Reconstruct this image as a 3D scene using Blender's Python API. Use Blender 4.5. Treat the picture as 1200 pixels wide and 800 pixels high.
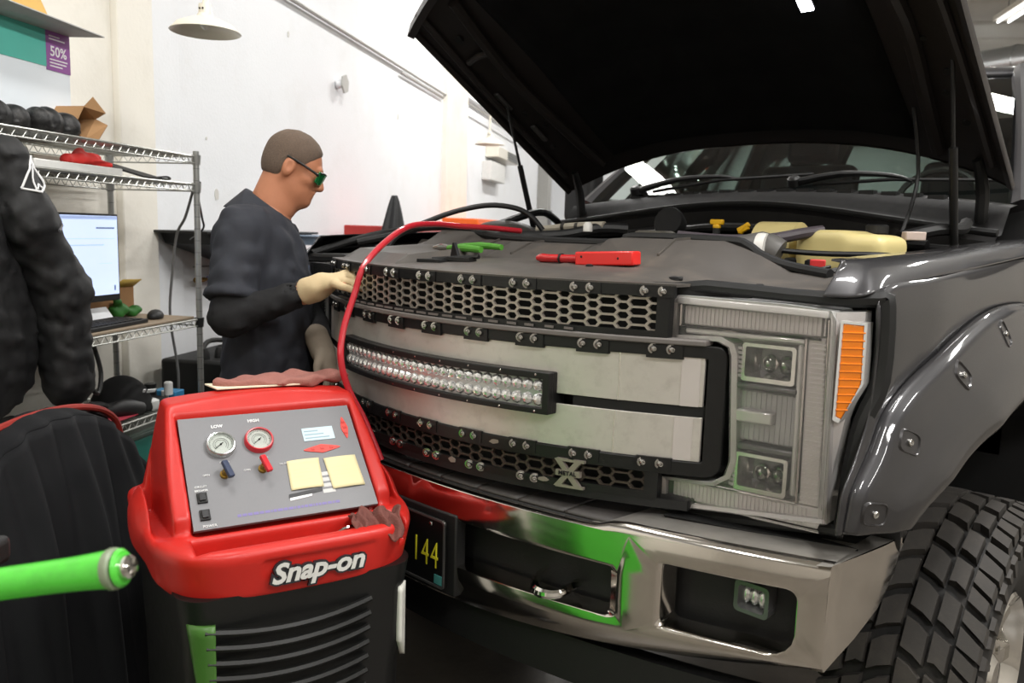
import bpy, bmesh, math, random
import numpy as np
from mathutils import Vector, Matrix, Euler
random.seed(7)
for o in list(bpy.data.objects): bpy.data.objects.remove(o, do_unlink=True)
SC = bpy.context.scene
COL = SC.collection
PI = math.pi

# ------------------------------------------------------------------ camera
def set_camera():
    yaw, pitch, roll = .7495, .1372, .0314
    F = Vector((-math.sin(yaw)*math.cos(pitch), math.cos(yaw)*math.cos(pitch), -math.sin(pitch)))
    R = Vector((math.cos(yaw), math.sin(yaw), 0)); U = R.cross(F)
    c, s = math.cos(roll), math.sin(roll)
    R2 = c*R + s*U; U2 = -s*R + c*U
    cam = bpy.data.cameras.new('camera'); ob = bpy.data.objects.new('camera', cam); COL.objects.link(ob)
    m = Matrix.Identity(4)
    for i, a in enumerate((R2, U2, -F)):
        for j in range(3): m[j][i] = a[j]
    m.translation = (1.473, -1.359, 1.589)
    ob.matrix_world = m
    cam.sensor_width = 36; cam.lens = 950*36/1200; cam.clip_start = .05
    cam.dof.use_dof = True; cam.dof.focus_distance = 1.9; cam.dof.aperture_fstop = 5.6
    SC.camera = ob
set_camera()

# ------------------------------------------------------------------ world, lights, exposure
SC.view_settings.view_transform = 'Standard'; SC.view_settings.look = 'None'
SC.view_settings.gamma = 1; SC.view_settings.use_curve_mapping = False
SC.view_settings.exposure = 0.15
wd = bpy.data.worlds.new('world'); SC.world = wd; wd.use_nodes = True
wd.node_tree.nodes['Background'].inputs[0].default_value = (.8, .88, 1, 1)
wd.node_tree.nodes['Background'].inputs[1].default_value = .5

WD = Vector((-.533, .846, 0)); WN = Vector((.846, .533, 0))     # along the long wall / out of it into the room
W0 = Vector((-2.284, -.0315, 0))
CEIL = 4.6
def wl(w, n, z=0): return W0 + WD*w + WN*n + Vector((0, 0, z))
WROT = Matrix(((WD.x, WN.x, 0), (WD.y, WN.y, 0), (0, 0, 1)))
def WM(w=0, n=0, z=0):            # local x = along the wall, local y = out of it; mirrored on purpose avoided: y axis flipped handled by caller
    m = WROT.to_4x4(); m.translation = wl(w, n, z); return m

# fluorescent fixtures on the ceiling: (w, n) of each; lamps are area lights at the tubes
FIX = [(w, n) for n in (1.3, 3.8, 6.3) for w in (-4.5, -1.5, 1.5, 4.5, 7.5, 10.5, 13.2)]
for (w, n) in FIX:
    L = bpy.data.lights.new('fluorescent_lamp', 'AREA'); L.shape = 'RECTANGLE'; L.size = 1.3; L.size_y = .2
    L.energy = {1.3: 36, 3.8: 105, 6.3: 78}[n] if w < 0 else {1.3: 70 if 4 < w < 8 else 30, 3.8: 34, 6.3: 34}[n]; L.color = (1, .985, .955)
    o = bpy.data.objects.new('fluorescent_lamp', L); COL.objects.link(o)
    o.location = wl(w, n, CEIL-.36); o.rotation_euler = (0, 0, math.atan2(WD.y, WD.x))

# ------------------------------------------------------------------ materials
def lin(h):
    if isinstance(h, str):
        h = h.lstrip('#'); h = [int(h[i:i+2], 16)/255 for i in (0, 2, 4)]
    return tuple(c/12.92 if c <= .04045 else ((c+.055)/1.055)**2.4 for c in h)
MC = {}
def M(name, col='#808080', rough=.5, metal=0., var=.12, scale=30., bump=0., bscale=None, coat=0., emit=0., trans=0., ior=1.45, dirt=None, dirt_amt=.4, dirt_scale=4., aniso=0, stretch=None, spec=.5, alpha=None):
    if name in MC: return MC[name]
    m = bpy.data.materials.new(name); m.use_nodes = True; nt = m.node_tree; N = nt.nodes; Lk = nt.links
    b = N['Principled BSDF']; c = lin(col)
    tc = N.new('ShaderNodeTexCoord'); mp = N.new('ShaderNodeMapping'); Lk.new(tc.outputs['Object'], mp.inputs[0])
    if stretch: mp.inputs['Scale'].default_value = stretch
    nz = N.new('ShaderNodeTexNoise'); nz.inputs['Scale'].default_value = scale; nz.inputs['Detail'].default_value = 5
    Lk.new(mp.outputs[0], nz.inputs['Vector'])
    mx = N.new('ShaderNodeMix'); mx.data_type = 'RGBA'
    mx.inputs['A'].default_value = (*[max(0, x*(1-var)) for x in c], 1); mx.inputs['B'].default_value = (*[min(1, x*(1+var)) for x in c], 1)
    Lk.new(nz.outputs[0], mx.inputs['Factor']); out = mx.outputs['Result']
    if dirt:
        n2 = N.new('ShaderNodeTexNoise'); n2.inputs['Scale'].default_value = dirt_scale; n2.inputs['Detail'].default_value = 8; n2.inputs['Roughness'].default_value = .7
        Lk.new(tc.outputs['Object'], n2.inputs['Vector'])
        rp = N.new('ShaderNodeValToRGB'); rp.color_ramp.elements[0].position = .5; rp.color_ramp.elements[1].position = .75
        rp.color_ramp.elements[1].color = (dirt_amt,)*3+(1,)
        Lk.new(n2.outputs[0], rp.inputs[0])
        m2 = N.new('ShaderNodeMix'); m2.data_type = 'RGBA'; m2.inputs['B'].default_value = (*lin(dirt), 1)
        Lk.new(rp.outputs[0], m2.inputs['Factor']); Lk.new(out, m2.inputs['A']); out = m2.outputs['Result']
    Lk.new(out, b.inputs['Base Color'])
    rr = N.new('ShaderNodeMapRange'); rr.inputs[3].default_value = max(0, rough*.85); rr.inputs[4].default_value = min(1, rough*1.15)
    Lk.new(nz.outputs[0], rr.inputs[0]); Lk.new(rr.outputs[0], b.inputs['Roughness'])
    b.inputs['Metallic'].default_value = metal; b.inputs['Coat Weight'].default_value = coat; b.inputs['Coat Roughness'].default_value = .05
    b.inputs['Transmission Weight'].default_value = trans; b.inputs['IOR'].default_value = ior
    b.inputs['Specular IOR Level'].default_value = spec
    if emit: Lk.new(out, b.inputs['Emission Color']); b.inputs['Emission Strength'].default_value = emit
    if bump:
        bp = N.new('ShaderNodeBump'); bp.inputs['Strength'].default_value = bump; bp.inputs['Distance'].default_value = .01
        n3 = N.new('ShaderNodeTexNoise'); n3.inputs['Scale'].default_value = bscale or scale*3; n3.inputs['Detail'].default_value = 4
        Lk.new(mp.outputs[0], n3.inputs['Vector']); Lk.new(n3.outputs[0], bp.inputs['Height']); Lk.new(bp.outputs[0], b.inputs['Normal'])
    MC[name] = m; return m
def glass(name, tint='#ffffff', rough=.02, ior=1.45, frost=0.):
    # thin clear sheet: lets light straight through, mirrors by Fresnel
    if name in MC: return MC[name]
    m = bpy.data.materials.new(name); m.use_nodes = True; nt = m.node_tree; N = nt.nodes; Lk = nt.links
    N.remove(N['Principled BSDF']); out = N['Material Output']
    tr = N.new('ShaderNodeBsdfTransparent'); tr.inputs[0].default_value = (*lin(tint), 1)
    gl = N.new('ShaderNodeBsdfGlossy'); gl.inputs['Roughness'].default_value = rough
    fr = N.new('ShaderNodeFresnel'); fr.inputs[0].default_value = ior
    nz = N.new('ShaderNodeTexNoise'); nz.inputs['Scale'].default_value = 3
    mr = N.new('ShaderNodeMapRange'); mr.inputs[3].default_value = rough*.8; mr.inputs[4].default_value = rough*1.3; Lk.new(nz.outputs[0], mr.inputs[0]); Lk.new(mr.outputs[0], gl.inputs['Roughness'])
    mx = N.new('ShaderNodeMixShader'); Lk.new(fr.outputs[0], mx.inputs[0]); Lk.new(tr.outputs[0], mx.inputs[1]); Lk.new(gl.outputs[0], mx.inputs[2])
    last = mx
    if frost:
        df = N.new('ShaderNodeBsdfDiffuse'); df.inputs[0].default_value = (.8, .8, .78, 1)
        m2 = N.new('ShaderNodeMixShader'); m2.inputs[0].default_value = frost; Lk.new(mx.outputs[0], m2.inputs[1]); Lk.new(df.outputs[0], m2.inputs[2]); last = m2
    Lk.new(last.outputs[0], out.inputs[0]); MC[name] = m; return m

# ------------------------------------------------------------------ mesh builder
BASE = {}                                   # world matrix of each parent
class MB:
    def __init__(s, M=None): s.v = []; s.f = []; s.M = M
    def add(s, vs, fs):
        n = len(s.v)
        s.v += [tuple(s.M @ Vector(v)) for v in vs] if s.M else [tuple(v) for v in vs]
        s.f += [tuple(i+n for i in f) for f in fs]; return s
    def box(s, x0, x1, y0, y1, z0, z1):
        return s.add([(x, y, z) for x in (x0, x1) for y in (y0, y1) for z in (z0, z1)],
                     [(0,1,3,2),(4,6,7,5),(0,4,5,1),(2,3,7,6),(0,2,6,4),(1,5,7,3)])
    def obox(s, c, h, rot=(0,0,0)):
        R = Euler(rot).to_matrix() if not isinstance(rot, Matrix) else rot
        vs = [Vector(c)+R@Vector((x*h[0], y*h[1], z*h[2])) for x in (-1,1) for y in (-1,1) for z in (-1,1)]
        return s.add(vs, [(0,1,3,2),(4,6,7,5),(0,4,5,1),(2,3,7,6),(0,2,6,4),(1,5,7,3)])
    def loft(s, rings, cap=True, closed=True, loop=False):
        n = len(rings[0]); vs = [p for r in rings for p in r]; fs = []
        m = len(rings)
        for i in range(m if loop else m-1):
            a = i*n; b = ((i+1) % m)*n
            for j in range(n if closed else n-1):
                k = (j+1) % n; fs.append((a+j, a+k, b+k, b+j))
        if cap and not loop and closed:
            fs.append(tuple(range(n))[::-1]); fs.append(tuple((m-1)*n+i for i in range(n)))
        return s.add(vs, fs)
    def tube(s, pts, r, n=8, smooth=0, cap=True, loop=False):
        P = [Vector(p) for p in pts]
        rs = list(r) if hasattr(r, '__len__') else [r]*len(P)
        if smooth:
            Q = []; q = []
            for i in range(len(P)-1):
                p0 = P[max(i-1,0)]; p1 = P[i]; p2 = P[i+1]; p3 = P[min(i+2,len(P)-1)]
                for k in range(smooth):
                    t = k/smooth
                    Q.append(.5*((2*p1)+(p2-p0)*t+(2*p0-5*p1+4*p2-p3)*t*t+(3*p1-p0-3*p2+p3)*t**3)); q.append(rs[i]*(1-t)+rs[i+1]*t)
            Q.append(P[-1]); q.append(rs[-1]); P = Q; rs = q
        rings = []; prev = None
        for i, p in enumerate(P):
            if loop: t = P[(i+1) % len(P)]-P[i-1]
            else: t = P[min(i+1,len(P)-1)]-P[max(i-1,0)]
            t.normalize()
            if prev is None:
                a = Vector((0,0,1)) if abs(t.z) < .9 else Vector((1,0,0)); u = t.cross(a).normalized()
            else: u = (prev-t*prev.dot(t)).normalized()
            prev = u; v = t.cross(u)
            rings.append([p+(u*math.cos(2*PI*j/n)+v*math.sin(2*PI*j/n))*rs[i] for j in range(n)])
        return s.loft(rings, cap=cap, loop=loop)
    def cyl(s, p0, p1, r0, r1=None, n=16):
        return s.tube([p0, p1], [r0, r0 if r1 is None else r1], n)
    def lathe(s, prof, o=(0,0,0), axis=(0,0,1), n=24, cap=True):
        o = Vector(o); a = Vector(axis).normalized(); h = Vector((0,0,1)) if abs(a.z) < .9 else Vector((1,0,0))
        u = a.cross(h).normalized(); v = a.cross(u)
        return s.loft([[o+a*z+(u*math.cos(2*PI*j/n)+v*math.sin(2*PI*j/n))*r for j in range(n)] for r, z in prof], cap=cap)
    def prism(s, poly, fa, fb):             # poly of 2-tuples, fa/fb map to 3-D
        return s.loft([[fa(*p) for p in poly], [fb(*p) for p in poly]])
    def grid(s, fn, nu, nv, cu=False):
        vs = [fn(i/nu, j/nv) for i in range(nu+(0 if cu else 1)) for j in range(nv+1)]; fs = []
        m = nu if cu else nu+1
        for i in range(nu):
            for j in range(nv):
                a = i*(nv+1)+j; b = ((i+1) % m)*(nv+1)+j; fs.append((a, b, b+1, a+1))
        return s.add(vs, fs)
    def ball(s, c, r, n=12, m=8, R=None):
        r = r if hasattr(r, '__len__') else (r, r, r); c = Vector(c)
        def P(u, v):
            p = Vector((r[0]*math.sin(PI*v)*math.cos(2*PI*u), r[1]*math.sin(PI*v)*math.sin(2*PI*u), r[2]*math.cos(PI*v)))
            return c+(R@p if R else p)
        return s.grid(lambda u, v: P(u, max(.001, min(.999, v))), n, m, cu=True)
    def build(s, name, mat, parent=None, origin=None, smooth=35, bevel=0, seg=2, solid=0, sub=0, weld=False):
        me = bpy.data.meshes.new(name)
        if parent is not None: base = BASE[parent]
        else:
            if origin is None:
                A = np.array(s.v); lo = A.min(0); hi = A.max(0); origin = ((lo[0]+hi[0])/2, (lo[1]+hi[1])/2, lo[2])
            base = Matrix.Translation(Vector(origin))
        inv = base.inverted()
        me.from_pydata([tuple(inv @ Vector(v)) for v in s.v], [], s.f)
        bm = bmesh.new(); bm.from_mesh(me)
        if weld: bmesh.ops.remove_doubles(bm, verts=bm.verts, dist=1e-5)
        bmesh.ops.recalc_face_normals(bm, faces=bm.faces); bm.to_mesh(me); bm.free()
        return link(name, me, mat, parent, base, smooth, bevel, seg, solid, sub)
def link(name, me, mat, parent, base, smooth=35, bevel=0, seg=2, solid=0, sub=0):
    o = bpy.data.objects.new(name, me); COL.objects.link(o)
    if mat: me.materials.append(mat)
    if parent is not None: o.parent = parent
    else: o.matrix_world = base
    BASE[o] = base
    if smooth:
        me.shade_smooth()
        if smooth < 180: me.set_sharp_from_angle(angle=math.radians(smooth))
    if solid: md = o.modifiers.new('solid', 'SOLIDIFY'); md.thickness = solid; md.offset = 0
    if bevel: md = o.modifiers.new('bevel', 'BEVEL'); md.width = bevel; md.segments = seg; md.limit_method = 'ANGLE'; md.angle_limit = math.radians(40)
    if sub: md = o.modifiers.new('sub', 'SUBSURF'); md.levels = sub; md.render_levels = sub
    return o
def tag(o, label, cat, group=None):
    o['label'] = label; o['category'] = cat
    if group: o['group'] = group
    return o
def thing(name, label, cat, loc=(0,0,0), rz=0, group=None):
    o = bpy.data.objects.new(name, None); COL.objects.link(o); o.empty_display_size = .05
    o.location = loc; o.rotation_euler = (0, 0, rz)
    BASE[o] = Matrix.Translation(Vector(loc)) @ Matrix.Rotation(rz, 4, 'Z')
    return tag(o, label, cat, group)
def part_label(o, s): o['label'] = s; return o
def struct(o): o['kind'] = 'structure'; return o
def inst(src, M, parent=None):              # another object on the same mesh, M = world matrix
    o = src.copy(); COL.objects.link(o)
    if parent is not None: o.parent = parent; o.matrix_local = BASE[parent].inverted() @ M
    else: o.matrix_world = M
    BASE[o] = M; return o
def text(s, size, Mw, mat, parent=None, name='lettering', ext=.0008, shear=0, off=0, spacing=1, align='CENTER', xs=1.):
    cu = bpy.data.curves.new('t', 'FONT'); cu.body = s; cu.size = size; cu.extrude = ext; cu.shear = shear; cu.offset = off
    cu.space_character = spacing; cu.align_x = align; cu.align_y = 'CENTER'; cu.resolution_u = 3
    o = bpy.data.objects.new('t', cu); COL.objects.link(o)
    dg = bpy.context.evaluated_depsgraph_get(); me = bpy.data.meshes.new_from_object(o.evaluated_get(dg))
    bpy.data.objects.remove(o); bpy.data.curves.remove(cu); me.name = name
    base = BASE[parent] if parent is not None else Mw
    me.transform(base.inverted() @ Mw @ Matrix.Diagonal((xs, 1, 1, 1)))
    me.materials.clear()
    return link(name, me, mat, parent, base, 0)
def frame(o, x, z):                         # matrix from origin, x axis, and up-ish z axis (face normal)
    x = Vector(x).normalized(); z = Vector(z); z = (z-x*z.dot(x)).normalized(); y = z.cross(x)
    m = Matrix.Identity(4)
    for i, a in enumerate((x, y, z)):
        for j in range(3): m[j][i] = a[j]
    m.translation = Vector(o); return m

def wrinkle(p, seed, amp, freq, n=7):     # random cloth creases: a sum of slanted waves
    r = np.random.RandomState(seed); d = np.zeros(len(p))
    for k in range(n):
        v = r.normal(size=3)*freq*(.6+.8*r.rand()); w = r.normal(size=3)*freq*.5
        d += np.sin(p@v+r.rand()*6+1.3*np.sin(p@w+r.rand()*6))
    return amp*(1-np.abs(d)/n*2.2)
# ------------------------------------------------------------------ signed-distance shapes meshed with surface nets (cloth, bodies, moulded plastic)
def cap_(p, a, b, ra, rb=None):
    a = np.array(a, float); b = np.array(b, float); rb = ra if rb is None else rb
    ab = b-a; t = np.clip(((p-a)@ab)/(ab@ab+1e-12), 0, 1)
    return np.linalg.norm(p-a-t[..., None]*ab, axis=-1)-(ra+(rb-ra)*t)
def ell_(p, c, r, R=None):
    q = p-np.array(c, float)
    if R is not None: q = q@np.array(R)
    r = np.array(r, float); k0 = np.linalg.norm(q/r, axis=-1); k1 = np.linalg.norm(q/(r*r), axis=-1)
    return k0*(k0-1)/np.maximum(k1, 1e-9)
def rbox_(p, c, h, rad, R=None):
    q = p-np.array(c, float)
    if R is not None: q = q@np.array(R)
    q = np.abs(q)-np.array(h, float)+rad
    return np.linalg.norm(np.maximum(q, 0), axis=-1)+np.minimum(q.max(-1), 0)-rad
def smin(a, b, k):
    h = np.clip(.5+.5*(b-a)/k, 0, 1); return b*(1-h)+a*h-k*h*(1-h)
def smax(a, b, k): return -smin(-a, -b, k)
def su(k, *ds):
    d = ds[0]
    for e in ds[1:]: d = smin(d, e, k)
    return d
def rotm(x, y, z): return np.array(Euler((x, y, z)).to_matrix())
def sdf_mesh(f, lo, hi, h):
    lo = np.array(lo, float); n = np.ceil((np.array(hi)-lo)/h).astype(int)+1
    ax = [lo[i]+h*np.arange(n[i]) for i in range(3)]
    g = np.stack(np.meshgrid(*ax, indexing='ij'), -1); v = f(g.reshape(-1, 3)).reshape(n)
    s = v < 0
    cnt = np.zeros(n-1); acc = np.zeros((*(n-1), 3))
    off = [(i, j, k) for i in (0,1) for j in (0,1) for k in (0,1)]
    sl = lambda o: tuple(slice(o[i], n[i]-1+o[i]) for i in range(3))
    for a in off:
        for d in range(3):
            if a[d]: continue
            b = list(a); b[d] = 1; b = tuple(b)
            va, vb = v[sl(a)], v[sl(b)]; cr = (va < 0) != (vb < 0)
            t = np.where(cr, va/np.where(cr, va-vb, 1), 0)
            cnt += cr
            for e in range(3): acc[..., e] += np.where(cr, a[e]+(t if e == d else 0), 0)
    act = cnt > 0; idx = -np.ones(n-1, int); idx[act] = np.arange(act.sum())
    ii = np.argwhere(act); P = lo+h*(ii+acc[act]/cnt[act][:, None])
    F = []
    for d in range(3):
        e, g2 = (d+1) % 3, (d+2) % 3
        A = [slice(None)]*3; B = [slice(None)]*3; A[d] = slice(0, n[d]-1); B[d] = slice(1, n[d])
        ed = np.argwhere(s[tuple(A)] != s[tuple(B)])
        ok = (ed[:, e] > 0) & (ed[:, g2] > 0) & (ed[:, e] < n[e]-1) & (ed[:, g2] < n[g2]-1); ed = ed[ok]
        q = []
        for de, dg in ((-1,-1), (0,-1), (0,0), (-1,0)):
            c = ed.copy(); c[:, e] += de; c[:, g2] += dg; q.append(idx[c[:, 0], c[:, 1], c[:, 2]])
        q = np.stack(q, 1); ins = s[tuple(ed.T)]
        q[~ins] = q[~ins][:, ::-1]; F.append(q)
    F = np.concatenate(F)
    return P, F
def sdf_build(name, f, lo, hi, h, mat, parent=None, M=None, origin=None, relax=1, sub=0):
    P, F = sdf_mesh(f, lo, hi, h)
    for _ in range(relax):                   # one light smoothing pass
        A = np.zeros_like(P); c = np.zeros(len(P))
        for i in range(4):
            a, b = F[:, i], F[:, (i+1) % 4]
            np.add.at(A, a, P[b]); np.add.at(c, a, 1); np.add.at(A, b, P[a]); np.add.at(c, b, 1)
        P = .45*P+.55*A/np.maximum(c, 1)[:, None]
    if M is not None: P = P@np.array(M.to_3x3()).T+np.array(M.translation)
    if parent is not None: base = BASE[parent]
    else:
        if origin is None: origin = ((P[:,0].min()+P[:,0].max())/2, (P[:,1].min()+P[:,1].max())/2, P[:,2].min())
        base = Matrix.Translation(Vector(origin))
    inv = base.inverted(); P = P@np.array(inv.to_3x3()).T+np.array(inv.translation)
    me = bpy.data.meshes.new(name); me.from_pydata(P.tolist(), [], F.tolist()); me.update()
    return link(name, me, mat, parent, base, 180, sub=sub)
# ------------------------------------------------------------------ the room
mWall = M('white_painted_wall', '#eceef1', .7, var=.03, scale=3, bump=.15, bscale=60, dirt='#c9c5bb', dirt_amt=.18, dirt_scale=2.2)
mCream = M('cream_painted_pilaster', '#eeeae0', .65, var=.03, scale=4, bump=.12, bscale=50, dirt='#c8c0b0', dirt_amt=.3, dirt_scale=3)
mFloor = M('worn_concrete_floor', '#6b655d', .35, var=.25, scale=2, bump=.1, bscale=40, dirt='#3d3833', dirt_amt=.7, dirt_scale=1.5)
mCeil = M('foil_backed_ceiling', '#c9c8c2', .45, var=.12, scale=1.5, bump=.35, bscale=3)
mGrey = M('grey_steel', '#8b8d8f', .4, .6)
WX = WROT.to_4x4(); WX.translation = W0                      # (w, n, z) -> world
def wmb(): return MB(WX)
def wbuild(mb, name, mat, **k): return struct(mb.build(name, mat, **k))
W_A, W_B, N_B = -7., 15.5, 8.6
wbuild(wmb().box(W_A, W_B, -.2, N_B, -.1, 0), 'floor', mFloor, smooth=0)
b = wmb()
for i in range(22):                                          # sagging foil panels between purlins
    w0 = W_A+i*(W_B-W_A)/22; w1 = W_A+(i+1)*(W_B-W_A)/22
    b.grid(lambda u, v: (w0+(w1-w0)*u, -.2+(N_B+.4)*v, CEIL-.06*math.sin(PI*u)*(1+.4*math.sin(9*v+i))), 6, 14)
wbuild(b, 'ceiling', mCeil, smooth=60, solid=.01)
wbuild(wmb().box(W_A, 6.35, -.2, 0, 0, CEIL), 'wall_left', mWall, smooth=0)
wbuild(wmb().box(6.35, W_B, -.42, -.22, 0, CEIL), 'wall_left_far', mWall, smooth=0)
wbuild(wmb().box(W_B, W_B+.2, -.42, N_B, 0, CEIL), 'wall_back', mWall, smooth=0)
wbuild(wmb().box(W_A-.2, W_A, -.42, N_B, 0, CEIL), 'wall_front', M('beige_wall', '#b5b0a8', .7, var=.05, scale=3), smooth=0)
wbuild(wmb().box(W_A, W_B, N_B, N_B+.2, 0, CEIL), 'wall_right', M('beige_wall'), smooth=0)
wbuild(wmb().box(.17, .42, 0, .05, 0, CEIL), 'trim_1', mCream, smooth=0, bevel=.006)
wbuild(wmb().box(.42, .66, 0, .025, 0, CEIL), 'trim_2', mWall, smooth=0, bevel=.006)
wbuild(wmb().box(5.5, 6.4, -.25, .06, 0, CEIL), 'trim_3', mCream, smooth=0, bevel=.01)
wbuild(wmb().box(W_A, .17, 0, .018, 0, 3.4), 'trim_4', mCream, smooth=0, bevel=.006)
wbuild(wmb().box(6.4, W_B, -.22, -.12, 3.22, 3.3), 'trim_5', mWall, smooth=0, bevel=.006)
wbuild(wmb().box(13.3, 13.75, -.22, .0, 0, 3.0), 'trim_6', M('grey_painted_post', '#a9a8a4', .6), smooth=0, bevel=.01)
wbuild(wmb().box(.66, 5.5, 0, .012, 0, .14), 'baseboard_left', M('grey_painted_post'), smooth=0)
# patched plaster marks
for (w, z, a, c) in ((1.02, 1.73, .035, 1), (.93, 2.02, .012, 2), (4.05, 2.56, .03, 3), (1.9, 2.78, .02, 4)):
    b = wmb(); n = 9
    b.prism([(w+a*(.7+.5*random.random())*math.cos(2*PI*k/n)*.7, z+a*(.7+.5*random.random())*math.sin(2*PI*k/n)) for k in range(n)], lambda p, q: (p, .0, q), lambda p, q: (p, .003, q))
    wbuild(b, 'trim_%d' % (6+c), M('chipped_plaster', '#d3d1cc', .8), smooth=0)

# conduits on the wall
mCond = M('pale_grey_conduit', '#aaa9a5', .45, .3)
t = wmb().tube([(1.0, .03, 2.99), (5.5, .03, 2.99)], .014, 8).build('conduit', mCond)
tag(t, 'long grey conduit running high along the white wall', 'pipe')
t = wmb().tube([(4.05, .03, 2.945), (5.42, .03, 2.945)], .01, 8).build('conduit', mCond)
tag(t, 'short thinner conduit just below the long conduit near the pilaster', 'pipe')
t = wmb().tube([(6.42, -.1, 3.13), (11.5, -.1, 3.13)], .012, 8).build('conduit', mCond)
tag(t, 'conduit in the far bay of the wall beyond the pilaster', 'pipe')
# hexagonal cover plate
t = thing('wall_lamp', 'small wall fitting with grey hexagonal cover high on the white wall', 'wall fitting', wl(2.66, 0, 2.6))
b = wmb(); b.prism([(2.69+.062*math.cos(PI/3*k+.3), 2.61+.07*math.sin(PI/3*k+.3)) for k in range(6)], lambda p, q: (p, .05, q), lambda p, q: (p, .065, q)); b.build('cover_plate', M('grey_cover', '#b5b4b0', .5), t)
wmb().cyl((2.66, 0, 2.6), (2.68, .05, 2.61), .03).build('base', mWall, t)

# pendant lamps
mShade = M('cream_enamel', '#e9e4d6', .35, var=.03, coat=.3)
def pendant(p, s, label, drop):
    t = thing('pendant_lamp', label, 'lamp', p, group=None)
    p = Vector(p)
    prof = [(.035, .085), (.04, .07), (.07, .062), (.135, .035), (.152, .015), (.168, 0), (.165, -.002), (.148, .012), (.13, .03), (.065, .055), (.03, .06)]
    MB().lathe([(r*s, z*s) for r, z in prof], p, n=36, cap=False).build('lamp_shade', mShade, t, smooth=50)
    MB().cyl(p+Vector((0,0,.06*s)), p+Vector((0,0,.13*s)), .033*s, .03*s, 20).build('socket', mShade, t)
    MB().cyl(p+Vector((0,0,.13*s)), p+Vector((0,0,drop)), .012*s, n=10).build('stem', mShade, t)
    MB().ball(p+Vector((0,0,.035*s)), .024*s, 12, 8).build('bulb', M('white_bulb', '#e8e8e6', .3), t)
    b = MB()
    for a in (-.5, .35): 
        q = p+Vector((.034*s*math.cos(-1.0+a*.6), .034*s*math.sin(-1.0+a*.6), .105*s)); b.ball(q, .005*s, 8, 6)
    b.build('screw', M('black_rubber', '#141414', .6), t)
pendant((-1.68, .215, 2.315), .80, 'cream dish pendant lamp hanging high above the wire shelf', CEIL-2.315)
pendant(wl(7.3, .12, 2.66), 1.15, 'white dish pendant lamp in the far wall bay beside the heater', CEIL-2.66)
# heater on far wall
t = thing('wall_heater', 'white louvred unit heater on the far wall above a grey box', 'heater', wl(9.3, -.2, 2.62))
R_ = wmb(); R_.box(8.55, 10.1, -.22, -.02, 2.62, 2.77); R_.build('body', mShade, t, bevel=.01)
for k in range(4): wmb().box(9.2, 10.05, -.02, .0, 2.635+k*.033, 2.65+k*.033).build('louver', mGrey, t)
t = wmb().box(8.35, 9.35, -.22, -.08, 2.28, 2.55).build('junction_box', M('pale_box', '#dfdfdc', .5), bevel=.01)
tag(t, 'pale grey box on far wall below the louvred heater', 'box')
t = wmb(); t.box(13.4, 13.6, .0, .06, 1.7, 2.0); t = t.build('switch_box', mGrey, bevel=.005); tag(t, 'grey switch box on the far grey post', 'switch box')

# ceiling fixtures and ducts
mTube = M('lit_fluorescent_tube', '#ffffff', .4, var=0, emit=2.5)
for k, (w, n) in enumerate(FIX):
    t = thing('ceiling_light', 'twin tube fluorescent ceiling light, number %d along its row' % (k % 7+1), 'ceiling light', wl(w, n, CEIL-.3), group='fluorescent lights under the ceiling')
    t['label'] = 'ceiling light number %s from the end wall, %s' % (('seven', 'six', 'five', 'four', 'three', 'two', 'one')[k % 7], {1.3: 'row nearest the white wall', 3.8: 'middle row', 6.3: 'row farthest from white wall'}[n])
    b = wmb(); b.box(w-.66, w+.66, n-.11, n+.11, CEIL-.31, CEIL-.25); b.build('housing', mShade, t, bevel=.006)
    for s in (-.06, .06): wmb().cyl((w-.62, n+s, CEIL-.328), (w+.62, n+s, CEIL-.328), .013, n=8).build('tube', mTube, t)
    b = wmb()
    for s in (-.5, .5): b.cyl((w+s, n, CEIL-.25), (w+s, n, CEIL), .006, n=6)
    b.build('hanger', mGrey, t)
mDuct = M('galvanised_duct', '#b9bcbd', .3, .85, var=.1)
t = thing('air_duct', 'round galvanised air duct under the ceiling beyond the truck cab', 'duct', (-2.2, 11, 4.05))
MB().tube([(-6, 12.5, 4.02), (.2, 10.98, 4.02)], .2, 20).build('duct_pipe', mDuct, t)
for k in range(10):
    p = Vector((-6, 12.5, 4.02)).lerp(Vector((.2, 10.98, 4.02)), (k+.5)/10); d = Vector((6.2, -1.52, 0)).normalized()
    MB().cyl(p-d*.02, p+d*.02, .215, n=20).build('joint_band', mDuct, t)
t = MB().tube([(-1.9, 9.6, CEIL), (-1.75, 9.5, 3.75), (-2.2, 9.8, 3.3), (-3.4, 10.3, 3.25)], .07, 12, smooth=5).build('drain_pipe', mGrey)
tag(t, 'grey bent drain pipe hanging from the ceiling above the truck', 'pipe')
# ------------------------------------------------------------------ pickup truck
mPaint = M('dark_grey_metallic_paint', '#2f2e30', .45, .45, var=.06, scale=400, coat=.8)
mFlare = M('gloss_grey_flare_paint', '#2e2d2f', .42, .45, var=.06, scale=400, coat=.8)
mBlkP = M('black_textured_plastic', '#141414', .55, var=.2, scale=80, bump=.08)
mBlkM = M('satin_black_powder_coat', '#121212', .42, var=.2, scale=60, bump=.05)
mTrimG = M('grey_grille_plastic', '#6b6663', .45, var=.1)
mShield = M('dusty_grey_plastic', '#4d4945', .45, var=.15, scale=14, dirt='#75695c', dirt_amt=.45, dirt_scale=7, bump=.04)
mAlu = M('brushed_silver_panel', '#cfcac3', .38, .55, var=.05, scale=90, stretch=(.03, 1, 1), dirt='#7b7068', dirt_amt=.25, dirt_scale=25)
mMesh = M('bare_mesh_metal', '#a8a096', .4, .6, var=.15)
mMeshD = M('dark_mesh_metal', '#484039', .5, .5, var=.2)
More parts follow.
